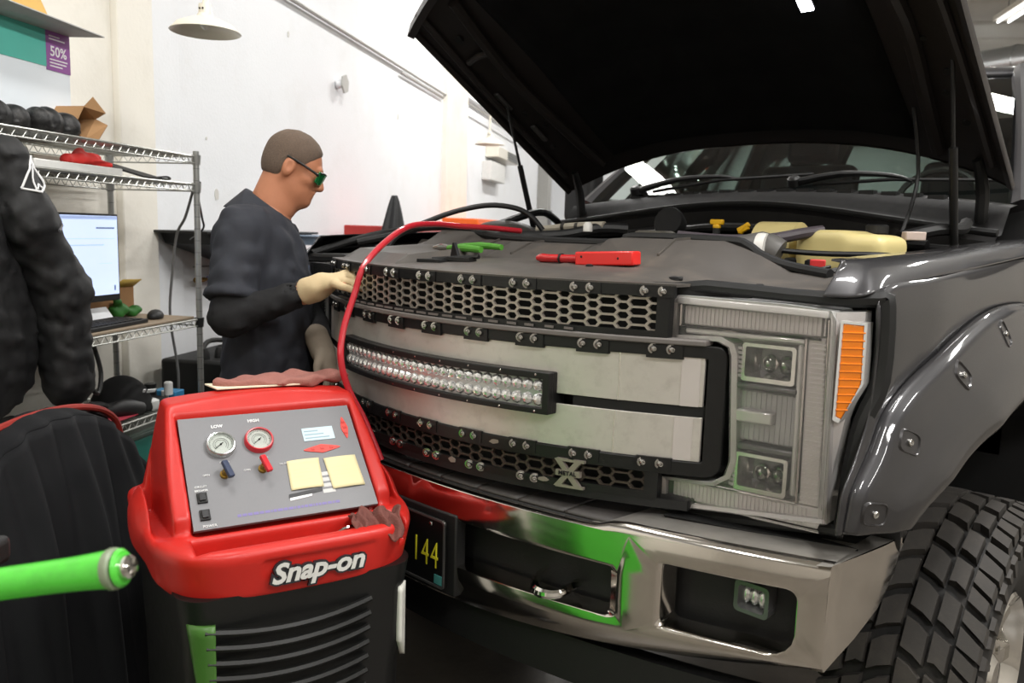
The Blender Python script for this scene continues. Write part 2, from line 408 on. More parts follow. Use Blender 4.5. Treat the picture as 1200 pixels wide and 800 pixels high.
mChrome = M('chrome', '#d8d6d2', .06, 1., var=.02, scale=8)
mChromeD = M('weathered_chrome', '#cfcac4', .13, 1., var=.05, scale=10, dirt='#8c8073', dirt_amt=.25, dirt_scale=6, bump=.02, bscale=12)
mBolt = M('bolt_steel', '#b4b2ae', .25, 1.)
mRub = M('black_rubber', '#141414', .6)
mDark = M('engine_bay_black', '#0d0d0d', .7, var=.3)
mHose = M('hose_black', '#181818', .45)
T = thing('pickup_truck', 'lifted dark grey pickup truck with open hood and chrome bumper', 'truck', (0, 1.0, 0))
gy = lambda x: -.09+.43*x*x
by = lambda x: -.115+.2*x*x
hy = lambda x: .09+.15*(abs(x)-.565)
def gplate(b, x0, x1, z0, z1, f0, f1, n=None, fn=gy):
    n = n or max(2, int((x1-x0)/.03))
    rings = []
    for i in range(n+1):
        x = x0+(x1-x0)*i/n; y = fn(x); rings.append([(x, y+f0, z0), (x, y+f1, z0), (x, y+f1, z1), (x, y+f0, z1)])
    return b.loft(rings)
def rr(x0, x1, z0, z1, r, nx=16, nz=5, nc=4):
    # rounded rectangle outline with fixed vertex count: sides subdivided
    if not hasattr(r, '__len__'): r = (r,)*4
    P = []
    C = [((x1-r[0]), (z0+r[0]), -90, r[0]), ((x1-r[1]), (z1-r[1]), 0, r[1]), ((x0+r[2]), (z1-r[2]), 90, r[2]), ((x0+r[3]), (z0+r[3]), 180, r[3])]
    for k in range(4):
        cx, cz, a, q = C[k]
        arc = [(cx+q*math.cos(math.radians(a+90*j/nc)), cz+q*math.sin(math.radians(a+90*j/nc))) for j in range(nc+1)]
        P += arc
        nx_, nz_, na, nq = C[(k+1) % 4]
        e = (nx_+nq*math.cos(math.radians(na)), nz_+nq*math.sin(math.radians(na)))
        m = nz if k in (0, 2) else nx
        for j in range(1, m): P.append((arc[-1][0]+(e[0]-arc[-1][0])*j/m, arc[-1][1]+(e[1]-arc[-1][1])*j/m))
    return P
def ring(b, outer, inner, f0, f1, fn=gy):   # plate with a hole, front at f0, back at f1
    A = [(x, fn(x)+f0, z) for x, z in outer]; B = [(x, fn(x)+f0, z) for x, z in inner]
    C = [(x, fn(x)+f1, z) for x, z in inner]; D = [(x, fn(x)+f1, z) for x, z in outer]
    return b.loft([A, B, C, D], cap=False, loop=True)

# --- grille
G = gplate(MB(), -.70, .70, 1.03, 1.49, .05, .07).build('grille', mDark, T)
b = MB(); ring(b, rr(-.695, .695, 1.095, 1.368, (.03,.02,.02,.03), 40, 8), rr(-.662, .662, 1.126, 1.343, .006, 40, 8), -.004, .03); b.build('grille_frame', mBlkM, G, bevel=.002)
b = MB(); ring(b, rr(-.59, .59, 1.379, 1.486, .004, 36, 5), rr(-.567, .567, 1.393, 1.463, .003, 36, 5), -.006, .012); b.build('upper_mesh_frame', mBlkM, G)
gplate(MB(), -.66, .66, 1.3675, 1.380, -.012, .02).build('grille_bar', mTrimG, G, bevel=.003)
b = MB(); ring(b, rr(-.585, .585, 1.038, 1.127, .004, 36, 5), rr(-.56, .56, 1.053, 1.108, .003, 36, 5), -.002, .012); b.build('lower_mesh_frame', mBlkM, G)
gplate(MB(), -.64, .64, 1.02, 1.04, .0, .05).build('lower_lip', mBlkP, G)
# silver panels above and below the slot
for z0, z1, l in ((1.2415, 1.343, 'upper silver panel'), (1.126, 1.219, 'lower silver panel')):
    part_label(gplate(MB(), -.655, .655, z0, z1, .002, .008, 60).build('silver_panel', mAlu, G, bevel=.001), 'upper brushed silver panel' if z0 > 1.2 else 'lower brushed silver panel')
for s in (-1, 1):
    gplate(MB(), min(s*.405, s*.66), max(s*.405, s*.66), 1.216, 1.244, .006, .05, 10).build('slot_recess', mDark, G)
    gplate(MB(), min(s*.615, s*.648), max(s*.615, s*.648), 1.2415, 1.343, .0005, .003, 4).build('end_strip', M('pale_end_strip', '#cfc8c4', .3, .4, var=.03), G)
    gplate(MB(), min(s*.607, s*.64), max(s*.607, s*.64), 1.127, 1.2185, .0005, .003, 4).build('end_strip', M('pale_end_strip'), G)
for x in (.50, -.50): gplate(MB(), x-.0012, x+.0012, 1.2415, 1.343, .001, .004, 2).build('weld_seam', M('bright_seam', '#ece8e0', .25, .8), G); gplate(MB(), x-.007, x-.0045, 1.127, 1.2185, .001, .004, 2).build('weld_seam', M('bright_seam'), G)
# honeycomb mesh with real holes, long and short cells alternating
def honeycomb(x0, x1, z0, z1, pitch, wl_, ws_, wall, f0, th):
    b = MB(); x = x0; k = 0
    sl = pitch*.30
    while x < x1:
        half = (wl_ if k % 2 == 0 else ws_)/2; cx = x+half
        nz = int((z1-z0)/pitch)+3
        for j in range(-1, nz):
            cz = z0+(j+(.5 if k % 2 else 0))*pitch
            if cz < z0-pitch*.55 or cz > z1+pitch*.55: continue
            def hexa(h, v, s): return [(cx-h-s, cz), (cx-h+s, cz-v), (cx+h-s, cz-v), (cx+h+s, cz), (cx+h-s, cz+v), (cx-h+s, cz+v)]
            O = hexa(half, pitch/2, sl/2); I = hexa(half-wall*.55, pitch/2-wall/2, sl/2)
            cl = lambda P: [(min(max(p, x0-.004), x1+.004), min(max(q, z0-.004), z1+.004)) for p, q in P]
            O = cl(O); I = cl(I)
            A = [(p, gy(p)+f0, q) for p, q in O]; B = [(p, gy(p)+f0, q) for p, q in I]; C = [(p, gy(p)+f0+th, q) for p, q in I]; D = [(p, gy(p)+f0+th, q) for p, q in O]
            b.loft([A, B, C, D], cap=False)
        x += 2*half; k += 1
    return b
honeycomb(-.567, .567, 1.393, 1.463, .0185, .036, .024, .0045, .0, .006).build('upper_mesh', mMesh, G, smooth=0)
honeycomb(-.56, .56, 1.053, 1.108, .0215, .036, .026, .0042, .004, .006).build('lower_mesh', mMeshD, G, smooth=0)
# slits in the strip under the upper mesh
sl = None
for k in range(10):
    for d in (-.021, .021):
        x = -.42+k*.088+d
        m = Matrix.Translation((x, gy(x)-.0065, 1.386)) @ Matrix.Rotation(math.atan(.86*x), 4, 'Z')
        if sl is None:
            sl = MB(); sl.box(x-.0165, x+.0165, gy(x)-.008, gy(x)-.005, 1.3835, 1.3885); sl = sl.build('slit_insert', mTrimG, G); q0 = x
        else: inst(sl, Matrix.Translation((x-q0, gy(x)-gy(q0), 0)) @ BASE[G] , G)
# bolts with tabs
bolt0 = None
def bolt(x, z, f=-.012):
    global bolt0
    p = Vector((x, gy(x)+f, z)); 
    if bolt0 is None:
        b = MB(); b.lathe([(.0072, .006), (.0072, .002), (.005, -.002), (.0028, -.0025), (.002, .0005)], p, (0, 1, 0), 12); b.lathe([(.011, .0075), (.011, .006), (.0072, .0055)], p, (0, 1, 0), 12)
        bolt0 = b.build('bolt', mBolt, G); bolt0['o'] = (p.x, p.y, p.z); del bolt0['o']; bolt.p0 = p
    else:
        a = math.atan(.86*x)-math.atan(.86*bolt.p0.x)
        inst(bolt0, Matrix.Translation(p) @ Matrix.Rotation(a, 4, 'Z') @ Matrix.Translation(-bolt.p0) @ BASE[G], G)
for k in range(-4, 5):
    x = k*.138+.014
    for d in (-.0165, .0165):
        bolt(x+d, 1.4745, -.014)
        bolt(x+d+.02, 1.357, -.012); bolt(x+d+.01, 1.1165, -.010)
        if k not in (3, -3, 4, -4): bolt(x+d+.03, 1.0465, -.010)
    for xx0, z0_, z1_, f_ in ((x-.013, 1.338, 1.366, -.007), (x-.023, 1.103, 1.1295, -.006), (x-.033, 1.462, 1.486, -.009)): gplate(MB(), xx0, xx0+.066, z0_, z1_, f_, .0, 4).build('bolt_tab', mBlkM, G)

# chipped bare spots around the lower bolts
mChip = M('bare_chipped_metal', '#8f867c', .5, .4)
for k in range(9):
    b = MB(); x = -.45+k*.115+random.uniform(-.02, .02); z = 1.047 if k % 2 else 1.113; n = 7
    pl = [(x+.013*random.uniform(.5, 1.3)*math.cos(2*PI*j/n), z+.006*random.uniform(.5, 1.3)*math.sin(2*PI*j/n)) for j in range(n)]
    b.prism(pl, lambda p, q: (p, gy(p)-.0045, q), lambda p, q: (p, gy(p)-.0022, q)); b.build('paint_chip', mChip, G, smooth=0)
# X emblem
b = MB(); ex = .412; ez = 1.071; ey = gy(ex)-.012
for s in (1, -1):
    b.prism([(ex-s*.030, ez-.030), (ex-s*.016, ez-.030), (ex+s*.030, ez+.030), (ex+s*.016, ez+.030)], lambda p, q: (p, gy(p)-.013, q), lambda p, q: (p, gy(p)-.006, q))
    for q in (-1, 1): b.prism([(ex+s*q*.012-.014*1, ez+q*.026), (ex+s*q*.012+.022, ez+q*.026), (ex+s*q*.012+.022, ez+q*.032), (ex+s*q*.012-.014, ez+q*.032)], lambda p, q_: (p, gy(p)-.013, q_), lambda p, q_: (p, gy(p)-.006, q_))
E_ = b.build('emblem', M('dull_emblem', '#9b9288', .4, .6), G)
th = math.atan(.86*ex)
gplate(MB(), ex-.026, ex+.026, ez-.0065, ez+.0065, -.0135, -.006, 3).build('emblem_band', M('dull_emblem'), G)
text('METAL', .0125, frame((ex, ey-.0028, ez), (math.cos(th), math.sin(th), 0), (math.sin(th), -math.cos(th), 0)), mDark, G, spacing=1.1, off=.0003)
# LED light bar
LB = gplate(MB(), -.372, .372, 1.196, 1.288, -.012, .03, 30); LB = LB.build('light_bar', mBlkM, G, bevel=.003)
b = MB(); ring(b, rr(-.372, .372, 1.196, 1.288, .003, 30, 4), rr(-.357, .357, 1.2095, 1.2725, .002, 30, 4), -.026, -.01); b.build('light_bar_bezel', mBlkM, LB.parent, bevel=.002)
mRef = M('led_reflector', '#e4e4e4', .16, .75, var=.05); mLens = glass('clear_lens', '#f4f6f5', .03)
gplate(MB(), -.356, .356, 1.2095, 1.2725, -.0145, -.0125, 30).build('reflector_plate', M('silver_reflector_plate', '#bdbdbd', .25, .5, var=.2, scale=60), G)
led = None
for r in range(2):
    for k in range(28):
        x = -.342+k*.02535; z = 1.226+r*.031; p = Vector((x, gy(x)-.013, z))
        if led is None:
            bb = MB(); bb.lathe([(.0150, .0), (.0138, -.004), (.0100, -.0085), (.0052, -.0105), (.001, -.011)], p, (0, 1, 0), 8, cap=False)
            led = bb.build('led_reflector', mRef, G, smooth=0); lp0 = p
        else:
            a = math.atan(.86*x)-math.atan(.86*lp0.x)
            inst(led, Matrix.Translation(p) @ Matrix.Rotation(a, 4, 'Z') @ Matrix.Translation(-lp0) @ BASE[G], G)
scr = MB()
for k in range(9):
    x = -.34+k*.085
    for z in (1.2015, 1.282): scr.ball((x, gy(x)-.0245, z), (.004, .002, .004), 8, 5)
scr.build('bezel_screw', mBolt, G)

# --- headlights
mGuide = M('frosted_light_guide', '#dbd7d6', .3, var=.06, scale=60, coat=.5)
mHB = M('headlight_bowl_silver', '#bcbcbb', .3, .3, var=.1)
mHD = M('headlight_dark_inner', '#6a6a6c', .25, .5)
mAmber = M('amber_reflector', '#e07a16', .18, var=.3, scale=12, coat=.6, stretch=(1, 1, 8))
mChromeL = M('lamp_chrome', '#dcdcda', .16, .9, var=.05)
hl_glass = glass('headlight_lens', '#fdfbfb', .03, 1.33, frost=.03)
def headlight(s):
    H = None
    def P(x, z, f=0): return (s*x, hy(x)+f, z)
    outer = [(.576, 1.376), (.573, 1.45), (.585, 1.466), (.80, 1.464), (.885, 1.458), (.895, 1.44), (.902, 1.20), (.908, 1.052), (.575, 1.017), (.573, 1.078), (.68, 1.088), (.708, 1.108), (.716, 1.14), (.704, 1.352), (.698, 1.37), (.676, 1.379)]
    b = MB(); b.loft([[P(x, z, .05) for x, z in outer], [P(x, z, .10) for x, z in outer]]); H = b.build('headlight', mHB, T)
    # rim around the outline
    b = MB()
    cx, cz = .76, 1.25
    n = len(outer); inn = []
    for i in range(n):
        a = Vector(outer[i-1]); p = Vector(outer[i]); c = Vector(outer[(i+1) % n])
        d = ((p-a).normalized()+(c-p).normalized()).normalized(); nrm = Vector((d.y, -d.x)); inn.append(tuple(p+nrm*.010))
    b.loft([[P(x, z, .0) for x, z in outer], [P(x, z, .004) for x, z in inn], [P(x, z, .05) for x, z in inn], [P(x, z, .052) for x, z in outer]], cap=False, loop=True)
    b.build('rim', mChromeD if False else M('headlight_rim', '#d8d8d6', .2, .35), H)
    # C shaped light guide
    def bar(x0, x1, z0, z1, f0=.016, f1=.05, x0b=None, x1b=None, mat=mGuide, nm='light_guide', bev=.004):
        x0b = x0 if x0b is None else x0b; x1b = x1 if x1b is None else x1b
        return MB().loft([[P(x0b, z0, f0), P(x1b, z0, f0), P(x1, z1, f0), P(x0, z1, f0)], [P(x0b, z0, f1), P(x1b, z0, f1), P(x1, z1, f1), P(x0, z1, f1)]]).build(nm, mat, H, bevel=bev)
    bar(.592, .865, 1.405, 1.445); bar(.84, .874, 1.075, 1.404, x0b=.848, x1b=.888); bar(.588, .888, 1.032, 1.074)
    b = MB()
    for k in range(34):
        x = .596+k*.0083; b.loft([[P(x, 1.408, .013), P(x+.003, 1.408, .013), P(x+.003, 1.443, .013), P(x, 1.443, .013)], [P(x, 1.408, .02), P(x+.003, 1.408, .02), P(x+.003, 1.443, .02), P(x, 1.443, .02)]])
        if k < 33: b.loft([[P(x, 1.036, .013), P(x+.003, 1.036, .013), P(x+.003, 1.07, .013), P(x, 1.07, .013)], [P(x, 1.036, .02), P(x+.003, 1.036, .02), P(x+.003, 1.07, .02), P(x, 1.07, .02)]])
        z = 1.08+k*.0094; b.loft([[P(.85, z, .013), P(.882, z, .013), P(.882, z+.003, .013), P(.85, z+.003, .013)], [P(.85, z, .02), P(.882, z, .02), P(.882, z+.003, .02), P(.85, z+.003, .02)]])
    b.build('guide_ribs', mGuide, H, smooth=0)
    # thick top edge of the lens, painted pale for the light it reflects
    MB().loft([[P(.583, 1.449, -.002), P(.88, 1.443, -.002), P(.88, 1.457, .0), P(.585, 1.463, .0)], [P(.583, 1.449, .05), P(.88, 1.443, .05), P(.88, 1.457, .09), P(.585, 1.463, .09)]]).build('lens_top_edge', M('pale_reflection_plastic', '#d6d7d5', .15, coat=.8, var=.04), H, bevel=.002)
    b = MB()
    for (xa, za, xb, zb) in ((.588, 1.402, .868, 1.402), (.588, 1.402, .588, 1.447), (.84, 1.40, .845, 1.078), (.878, 1.44, .892, 1.075), (.586, 1.078, .845, 1.078), (.584, 1.03, .892, 1.03)): b.tube([P(xa, za, .010), P(xb, zb, .010)], .0028, 6)
    b.build('guide_outline', mChrome, H)
    # bright strip between guide and lamps
    bar(.60, .84, 1.388, 1.400, .008, .04, mat=M('headlight_rim'), nm='trim_strip'); bar(.826, .836, 1.09, 1.388, .008, .04, x0b=.832, x1b=.842, mat=M('headlight_rim'), nm='trim_strip')
    # lamp boxes
    def lampbox(z0, z1, lbl):
        x0, x1 = .722, .826
        A = rr(x0, x1, z0, z1, .006, 3, 3, 2); I = rr(x0+.007, x1-.007, z0+.009, z1-.007, .004, 3, 3, 2); I2 = rr(x0+.022, x1-.012, z0+.018, z1-.014, .004, 3, 3, 2)
        b = MB().loft([[P(x, z, .05) for x, z in A], [P(x, z, .006) for x, z in A], [P(x, z, .006) for x, z in I], [P(x, z, .046) for x, z in I2]], cap=False)
        o = part_label(b.build('lamp_box', mChromeL, H), lbl)
        MB().loft([[P(x, z, .044) for x, z in I2], [P(x, z, .05) for x, z in I2]]).build('lamp_box_back', mHD, H)
        for k, xx in enumerate((.766, .797)):
            b = MB(); c = Vector(P(xx, (z0+z1)/2-.002, .036)); b.ball(c, (.014, .014, .019), 12, 8); b.build('projector_lens', glass('projector_glass', '#dfe6e2', .02, 1.7), H)
            b = MB(); b.lathe([(.017, .006), (.016, -.006), (.013, -.008), (.006, .004)], P(xx, (z0+z1)/2-.002, .04), (0, 1, 0), 12, cap=False); b.build('projector_ring', mChrome, H)
        b = MB()
        for k in range(7):
            zz = z0+.006+k*(z1-z0-.012)/7; b.loft([[P(x0-.012, zz, .012), P(x0+.002, zz, .004), P(x0+.002, zz+.006, .004), P(x0-.012, zz+.006, .012)], [P(x0-.012, zz, .05), P(x0+.002, zz, .05), P(x0+.002, zz+.006, .05), P(x0-.012, zz+.006, .05)]])
        b.build('side_ribs', M('headlight_rim'), H, smooth=0)
    lampbox(1.306, 1.382, 'upper lamp box'); lampbox(1.082, 1.160, 'lower lamp box')
    bar(.712, .832, 1.29, 1.302, .004, .05, mat=mHD, nm='divider'); bar(.706, .84, 1.164, 1.178, .01, .05, mat=mHD, nm='divider')
    part_label(bar(.704, .832, 1.182, 1.286, .022, .05, mat=M('clear_prism_block', '#a9aaab', .15, .2, var=.2, scale=30), nm='marker_block'), 'clear marker block between the lamp boxes')
    bar(.708, .79, 1.222, 1.248, .004, .03, mat=M('headlight_rim'), nm='marker_bar')
    b = MB()
    for k in range(12):
        x = .708+k*.010; b.loft([[P(x, 1.184, .02), P(x+.002, 1.184, .02), P(x+.002, 1.284, .02), P(x, 1.284, .02)], [P(x, 1.184, .03), P(x+.002, 1.184, .03), P(x+.002, 1.284, .03), P(x, 1.284, .03)]])
    b.build('marker_ribs', M('clear_prism_block'), H, smooth=0)
    # side return with amber reflector
    S = lambda x, z, f=0: (s*x, .142+(x-.9)*1.05+f, z)
    side = [(.897, 1.456), (.942, 1.458), (.944, 1.33), (.928, 1.262), (.918, 1.17), (.91, 1.052), (.902, 1.052)]
    MB().loft([[S(x-.012, z, .012) for x, z in side], [S(x-.016, z, .06) for x, z in side]]).build('side_bowl', M('headlight_rim'), H)
    am = [(.908, 1.437), (.936, 1.434), (.9385, 1.325), (.916, 1.256), (.908, 1.262)]
    part_label(MB().loft([[S(x, z, -.011) for x, z in am], [S(x-.008, z, .03) for x, z in am]]).build('turn_signal', mAmber, H, bevel=.003), 'amber side reflector')
    b = MB()
    for k in range(11):
        z = 1.275+k*.0145; x1 = .938 if z > 1.325 else .92+(z-1.262)*.28
        b.tube([S(.908, z, -.0115), S(x1, z, -.0115)], .0018, 6)
    b.build('amber_ribs', mAmber, H)
    b = MB(); am2 = [(x+(.003 if x > .92 else -.003), z+(.005 if z > 1.4 else -.006 if z < 1.28 else 0)) for x, z in am]
    b.loft([[S(x, z, -.013) for x, z in am], [S(x, z, -.013) for x, z in am2], [S(x, z, .02) for x, z in am2], [S(x, z, .02) for x, z in am]], cap=False, loop=True); b.build('amber_rim', M('headlight_rim'), H)
    # clear outer lens over front and side
    b = MB(); b.loft([[P(x, z, -.006) for x, z in outer], [P(x, z, -.0045) for x, z in outer]]); b.build('lens', hl_glass, H)
    b = MB(); b.loft([[S(x, z, -.008) for x, z in side], [S(x, z, -.0065) for x, z in side]]); b.build('side_lens', hl_glass, H)
    # black gasket around
    b = MB(); b.tube([P(.562, 1.372, .02), P(.562, 1.478, .03), P(.80, 1.48, .03), P(.895, 1.478, .035), S(.945, 1.482, .012), S(.957, 1.47, .008), S(.959, 1.33, .008), S(.940, 1.25, .008), S(.93, 1.16, .008), S(.922, 1.04, .01), P(.90, 1.035, .03), P(.57, 1.0, .03), P(.562, 1.085, .02)], [.013, .013, .013, .014, .017, .019, .019, .018, .016, .014, .013, .013, .013], 8, smooth=3); b.build('gasket', mRub, H)
for s in (1, -1): part_label(headlight(s) or [o for o in T.children if o.name.startswith('headlight')][-1], 'headlight beside the camera, driver side' if s > 0 else 'far headlight beside the mechanic')

# --- bumper
rise = lambda x: .085*(abs(x)/.91)**2
def bz(x, z): return z+max(0, (.81-z)/.11)*rise(x) if z < .81 else z
def bf(x, z): return by(x)+(.010*((z-.955)/.03)**2 if z > .955 else 0)+(.03*((.80-z)/.1)**2 if z < .80 else 0)
def B3(x, z, f=0): return (x, bf(x, z)+f, bz(x, z))
b = MB()
def panel_ring(x0, x1, z0, z1, inner, nx, nz):
    O = rr(x0, x1, z0, z1, .0005, nx, nz)
    mid = [((o[0]*.12+i[0]*.88), (o[1]*.12+i[1]*.88)) for o, i in zip(O, inner)]
    A = [B3(x, z) for x, z in O]; Q = [B3(x, z) for x, z in mid]; B = [B3(x, z, .002) for x, z in inner]; C = [B3(x, z, .012) for x, z in [(i[0]*.97+c[0]*.03, i[1]*.97+c[1]*.03) for i, c in zip(inner, [(sum(p[0] for p in inner)/len(inner), sum(p[1] for p in inner)/len(inner))]*len(inner))]]; D = [B3(x, z, .06) for x, z in [(i[0]*.95+.05*sum(p[0] for p in inner)/len(inner), i[1]*.95+.05*sum(p[1] for p in inner)/len(inner)) for i in inner]]
    b.loft([A, Q, B, C, D], cap=False)
def fogin(s):
    P = rr(.652, .902, .811, .945, (.045, .02, .014, .014), 12, 6) if s > 0 else rr(-.902, -.652, .811, .945, (.014, .014, .02, .045), 12, 6)
    return P
for s in (1, -1):
    x0, x1 = (.585, .95) if s > 0 else (-.95, -.585)
    panel_ring(x0, x1, .765, .982, fogin(s), 12, 6)
panel_ring(-.585, .585, .765, .982, rr(-.566, .566, .80, .913, (.02, .02, .02, .02), 40, 6), 40, 6)
# lower roll under the face
b.grid(lambda u, v: B3(-.95+1.9*u, .765-.065*v), 60, 4)
# lip rounding to the top ledge and corner returns
zt = lambda x: .982+.018*min(1, max(0, (abs(x)-.50)/.05))
def top(u, v):
    x = -.95+1.9*u; a = v*PI/2
    y0 = bf(x, .982); return (x, y0+.022*(1-math.cos(a)) if v < 1 else y0+.022, .982+(zt(x)+.004-.982)*math.sin(a))
b.grid(top, 60, 5)
def ledge(u, v):
    x = -.95+1.9*u; y0 = bf(x, .982)+.022; y1 = max(.06, by(x)+.17) if abs(x) < .6 else by(x)+.17
    return (x, y0+(y1-y0)*v, zt(x)+.004-.006*v)
bt = MB(); bt.grid(ledge, 60, 4)
for s in (1, -1):
    ys = [.075, .12, .18, .27, .34, .37]
    lows = [.785, .80, .818, .852, .905, .96]
    rings = []
    for y, zl in zip(ys, lows):
        t_ = (y-.075)/.3; xx = .952+.028*math.sin(t_*1.4); ztop = 1.003-.016*t_
        rings.append([(s*(xx-.02*(1-1)), y, ztop+.004-.004), (s*xx, y, ztop-.012), (s*(xx+.003), y, (ztop+zl)/2), (s*xx, y, zl+.01), (s*(xx-.03), y+.01, zl)])
    rings.insert(0, [B3(s*.95, .982)[:2]+(1.0,), B3(s*.95, .97), B3(s*.95, .89), B3(s*.95, .80), B3(s*.95, .765)])
    b.loft(rings, cap=False, closed=False)
    bt.loft([[(s*.93, .05, 1.0035), (s*.93, .37, .985)], [(s*.951, .066, 1.0025), (s*.975, .37, .985)]], cap=False, closed=False)
BU = b.build('bumper', mChromeD, T, smooth=50, weld=True)
part_label(bt.build('bumper_top', M('dusty_chrome', '#aaa6a0', .42, .7, var=.12, scale=20, dirt='#6f675d', dirt_amt=.4, dirt_scale=14), BU, smooth=50), 'dusty upper face of the bumper')
# dark scuffed area at the lower corner, step pad, back liners
for s in (1, -1):
    MB().loft([[(s*.60, .06, 1.008), (s*.60, .2, 1.004), (s*.95, .2, 1.0), (s*.95, .2, .99)], [(s*.60, .3, .8), (s*.6, .34, .8), (s*.93, .36, .82), (s*.93, .36, .82)]]).build('inner_bracket', mDark, BU)
gplate(MB(), -.60, .60, .745, .972, .07, .08, 30, by).build('bumper_liner', mBlkP, BU)
gplate(MB(), .60, .93, .80, .972, .09, .10, 10, by).build('bumper_liner', mBlkP, BU); gplate(MB(), -.93, -.60, .80, .972, .09, .10, 10, by).build('bumper_liner', mBlkP, BU)
def pad(x0, x1):
    return MB().grid(lambda u, v: ((x0+(x1-x0)*u), by(x0+(x1-x0)*u)+.036+.15*v, .9905-.003*v), 10, 3)
mPad = M('step_pad_rubber', '#3d3a38', .5, var=.2, bump=.1)
for k in range(9):
    x0 = -.54+k*.12; pad(x0, x0+.116).build('step_pad', mPad, BU, solid=.008)
MB().grid(lambda u, v: (-.56+1.12*u, by(-.56+1.12*u)+.03+.2*v, .984), 40, 2).build('pad_base', mRub, BU, solid=.006)
# lower black valance
gplate(MB(), -.85, .85, .60, .705, .05, .09, 40, by).build('valance', mBlkP, BU)
# fog lights
for s in (1, -1):
    x = s*.805; y = by(x)+.055
    FG = MB().lathe([(.05, .03), (.047, 0), (.04, -.004)], (x, y, .888), (-s*.25, 1, 0), 20); 
    b = MB(); 
    A = rr(x-.036, x+.036, .858, .922, .01, 3, 3); Bn = rr(x-.028, x+.028, .866, .914, .008, 3, 3)
    b.loft([[(p, y+.03, q) for p, q in A], [(p, y-.005, q) for p, q in A], [(p, y-.005, q) for p, q in Bn], [(p, y+.025, q) for p, q in [(x+(m[0]-x)*.6, .89+(m[1]-.89)*.6) for m in Bn]]], cap=False)
    f = b.build('fog_light', mHD, BU)
    MB().loft([[(x+(p-x)*1.0, y+.02, q) for p, q in Bn], [(p, y+.024, q) for p, q in Bn]]).build('fog_reflector', mRef, BU)
    bb = MB()
    for k in range(3): bb.ball((x-.017+k*.017, y+.012, .89), (.009, .008, .018), 10, 6)
    bb.build('fog_led', mRef, BU)
# tow hooks
for s in (1, -1):
    b = MB(); x = s*.41; b.tube([(x-.05, by(x)+.07, .835), (x-.045, by(x)+.02, .828), (x-.015, by(x)-.015, .823), (x+.015, by(x)-.015, .823), (x+.035, by(x)+.005, .826), (x+.04, by(x)+.06, .835)], [.011, .012, .013, .012, .010, .009], 10, smooth=4); b.build('tow_hook', mChrome, BU)
# licence plate on black mount
gplate(MB(), -.16, .155, .725, .925, -.004, .03, 12, by).build('plate_mount', mBlkP, BU, bevel=.004)
py = by(0)-.014
LP = MB().loft([[(x, py, z) for x, z in rr(-.165, .135, .742, .910, .01, 2, 2)], [(x, py+.003, z) for x, z in rr(-.165, .135, .742, .910, .01, 2, 2)]]).build('license_plate', M('plate_black', '#101010', .35), BU)
b = MB(); O = rr(-.165, .135, .742, .910, .01, 2, 2); I = rr(-.160, .130, .747, .905, .008, 2, 2)
b.loft([[(x, py-.003, z) for x, z in O], [(x, py-.003, z) for x, z in I], [(x, py+.0035, z) for x, z in I], [(x, py+.0035, z) for x, z in O]], cap=False, loop=True); b.build('plate_frame', M('plate_frame_grey', '#7d7d7b', .3, .8), BU)
mYel = M('plate_yellow', '#c9c428', .5, var=.03)
text('144', .094, frame((.066, py-.001, .815), (1, 0, 0), (0, -1, 0)), mYel, BU, off=-.001, spacing=1.15, xs=.62)
MB().box(.10, .128, py-.002, py, .75, .772).build('plate_sticker', M('sticker_teal', '#3f7f7a', .5), BU)
for (x, z) in ((.085, .893), (-.11, .893)): MB().ball((x, py-.002, z), (.006, .003, .006), 8, 6).build('plate_screw', mBolt, BU)

# --- fenders, flares
arch_o = [(.11, 1.055), (.117, 1.095), (.13, 1.136), (.185, 1.195), (.245, 1.27), (.375, 1.33), (.595, 1.388), (.81, 1.425), (1.03, 1.436), (1.26, 1.425), (1.46, 1.388), (1.66, 1.33), (1.79, 1.25), (1.86, 1.15), (1.88, 1.05)]
arch_i = [(.275, 1.045), (.292, 1.066), (.33, 1.088), (.40, 1.117), (.50, 1.15), (.60, 1.178), (.73, 1.205), (.87, 1.222), (1.02, 1.228), (1.18, 1.22), (1.34, 1.195), (1.48, 1.15), (1.57, 1.09), (1.60, 1.06), (1.61, 1.03)]
def crv(P, t):
    i = min(int(t*(len(P)-1)), len(P)-2); k = t*(len(P)-1)-i
    q = lambda j: Vector(P[max(0, min(len(P)-1, j))])
    p0, p1, p2, p3 = q(i-1), q(i), q(i+1), q(i+2)
    return .5*((2*p1)+(p2-p0)*k+(2*p0-5*p1+4*p2-p3)*k*k+(3*p1-p0-3*p2+p3)*k**3)
fend_o = [(.09, 1.055), (.096, 1.095), (.106, 1.136), (.15, 1.20), (.185, 1.28), (.192, 1.38), (.20, 1.497), (.42, 1.515), (.70, 1.53), (1.0, 1.545), (1.3, 1.56), (1.6, 1.57), (1.75, 1.5), (1.76, 1.35), (1.77, 1.2), (1.78, 1.05)]
fx = lambda y, z: .945+.033*min(1, max(0, (y-.10)/.36))-.010*max(0, (z-1.42)/.1)**2
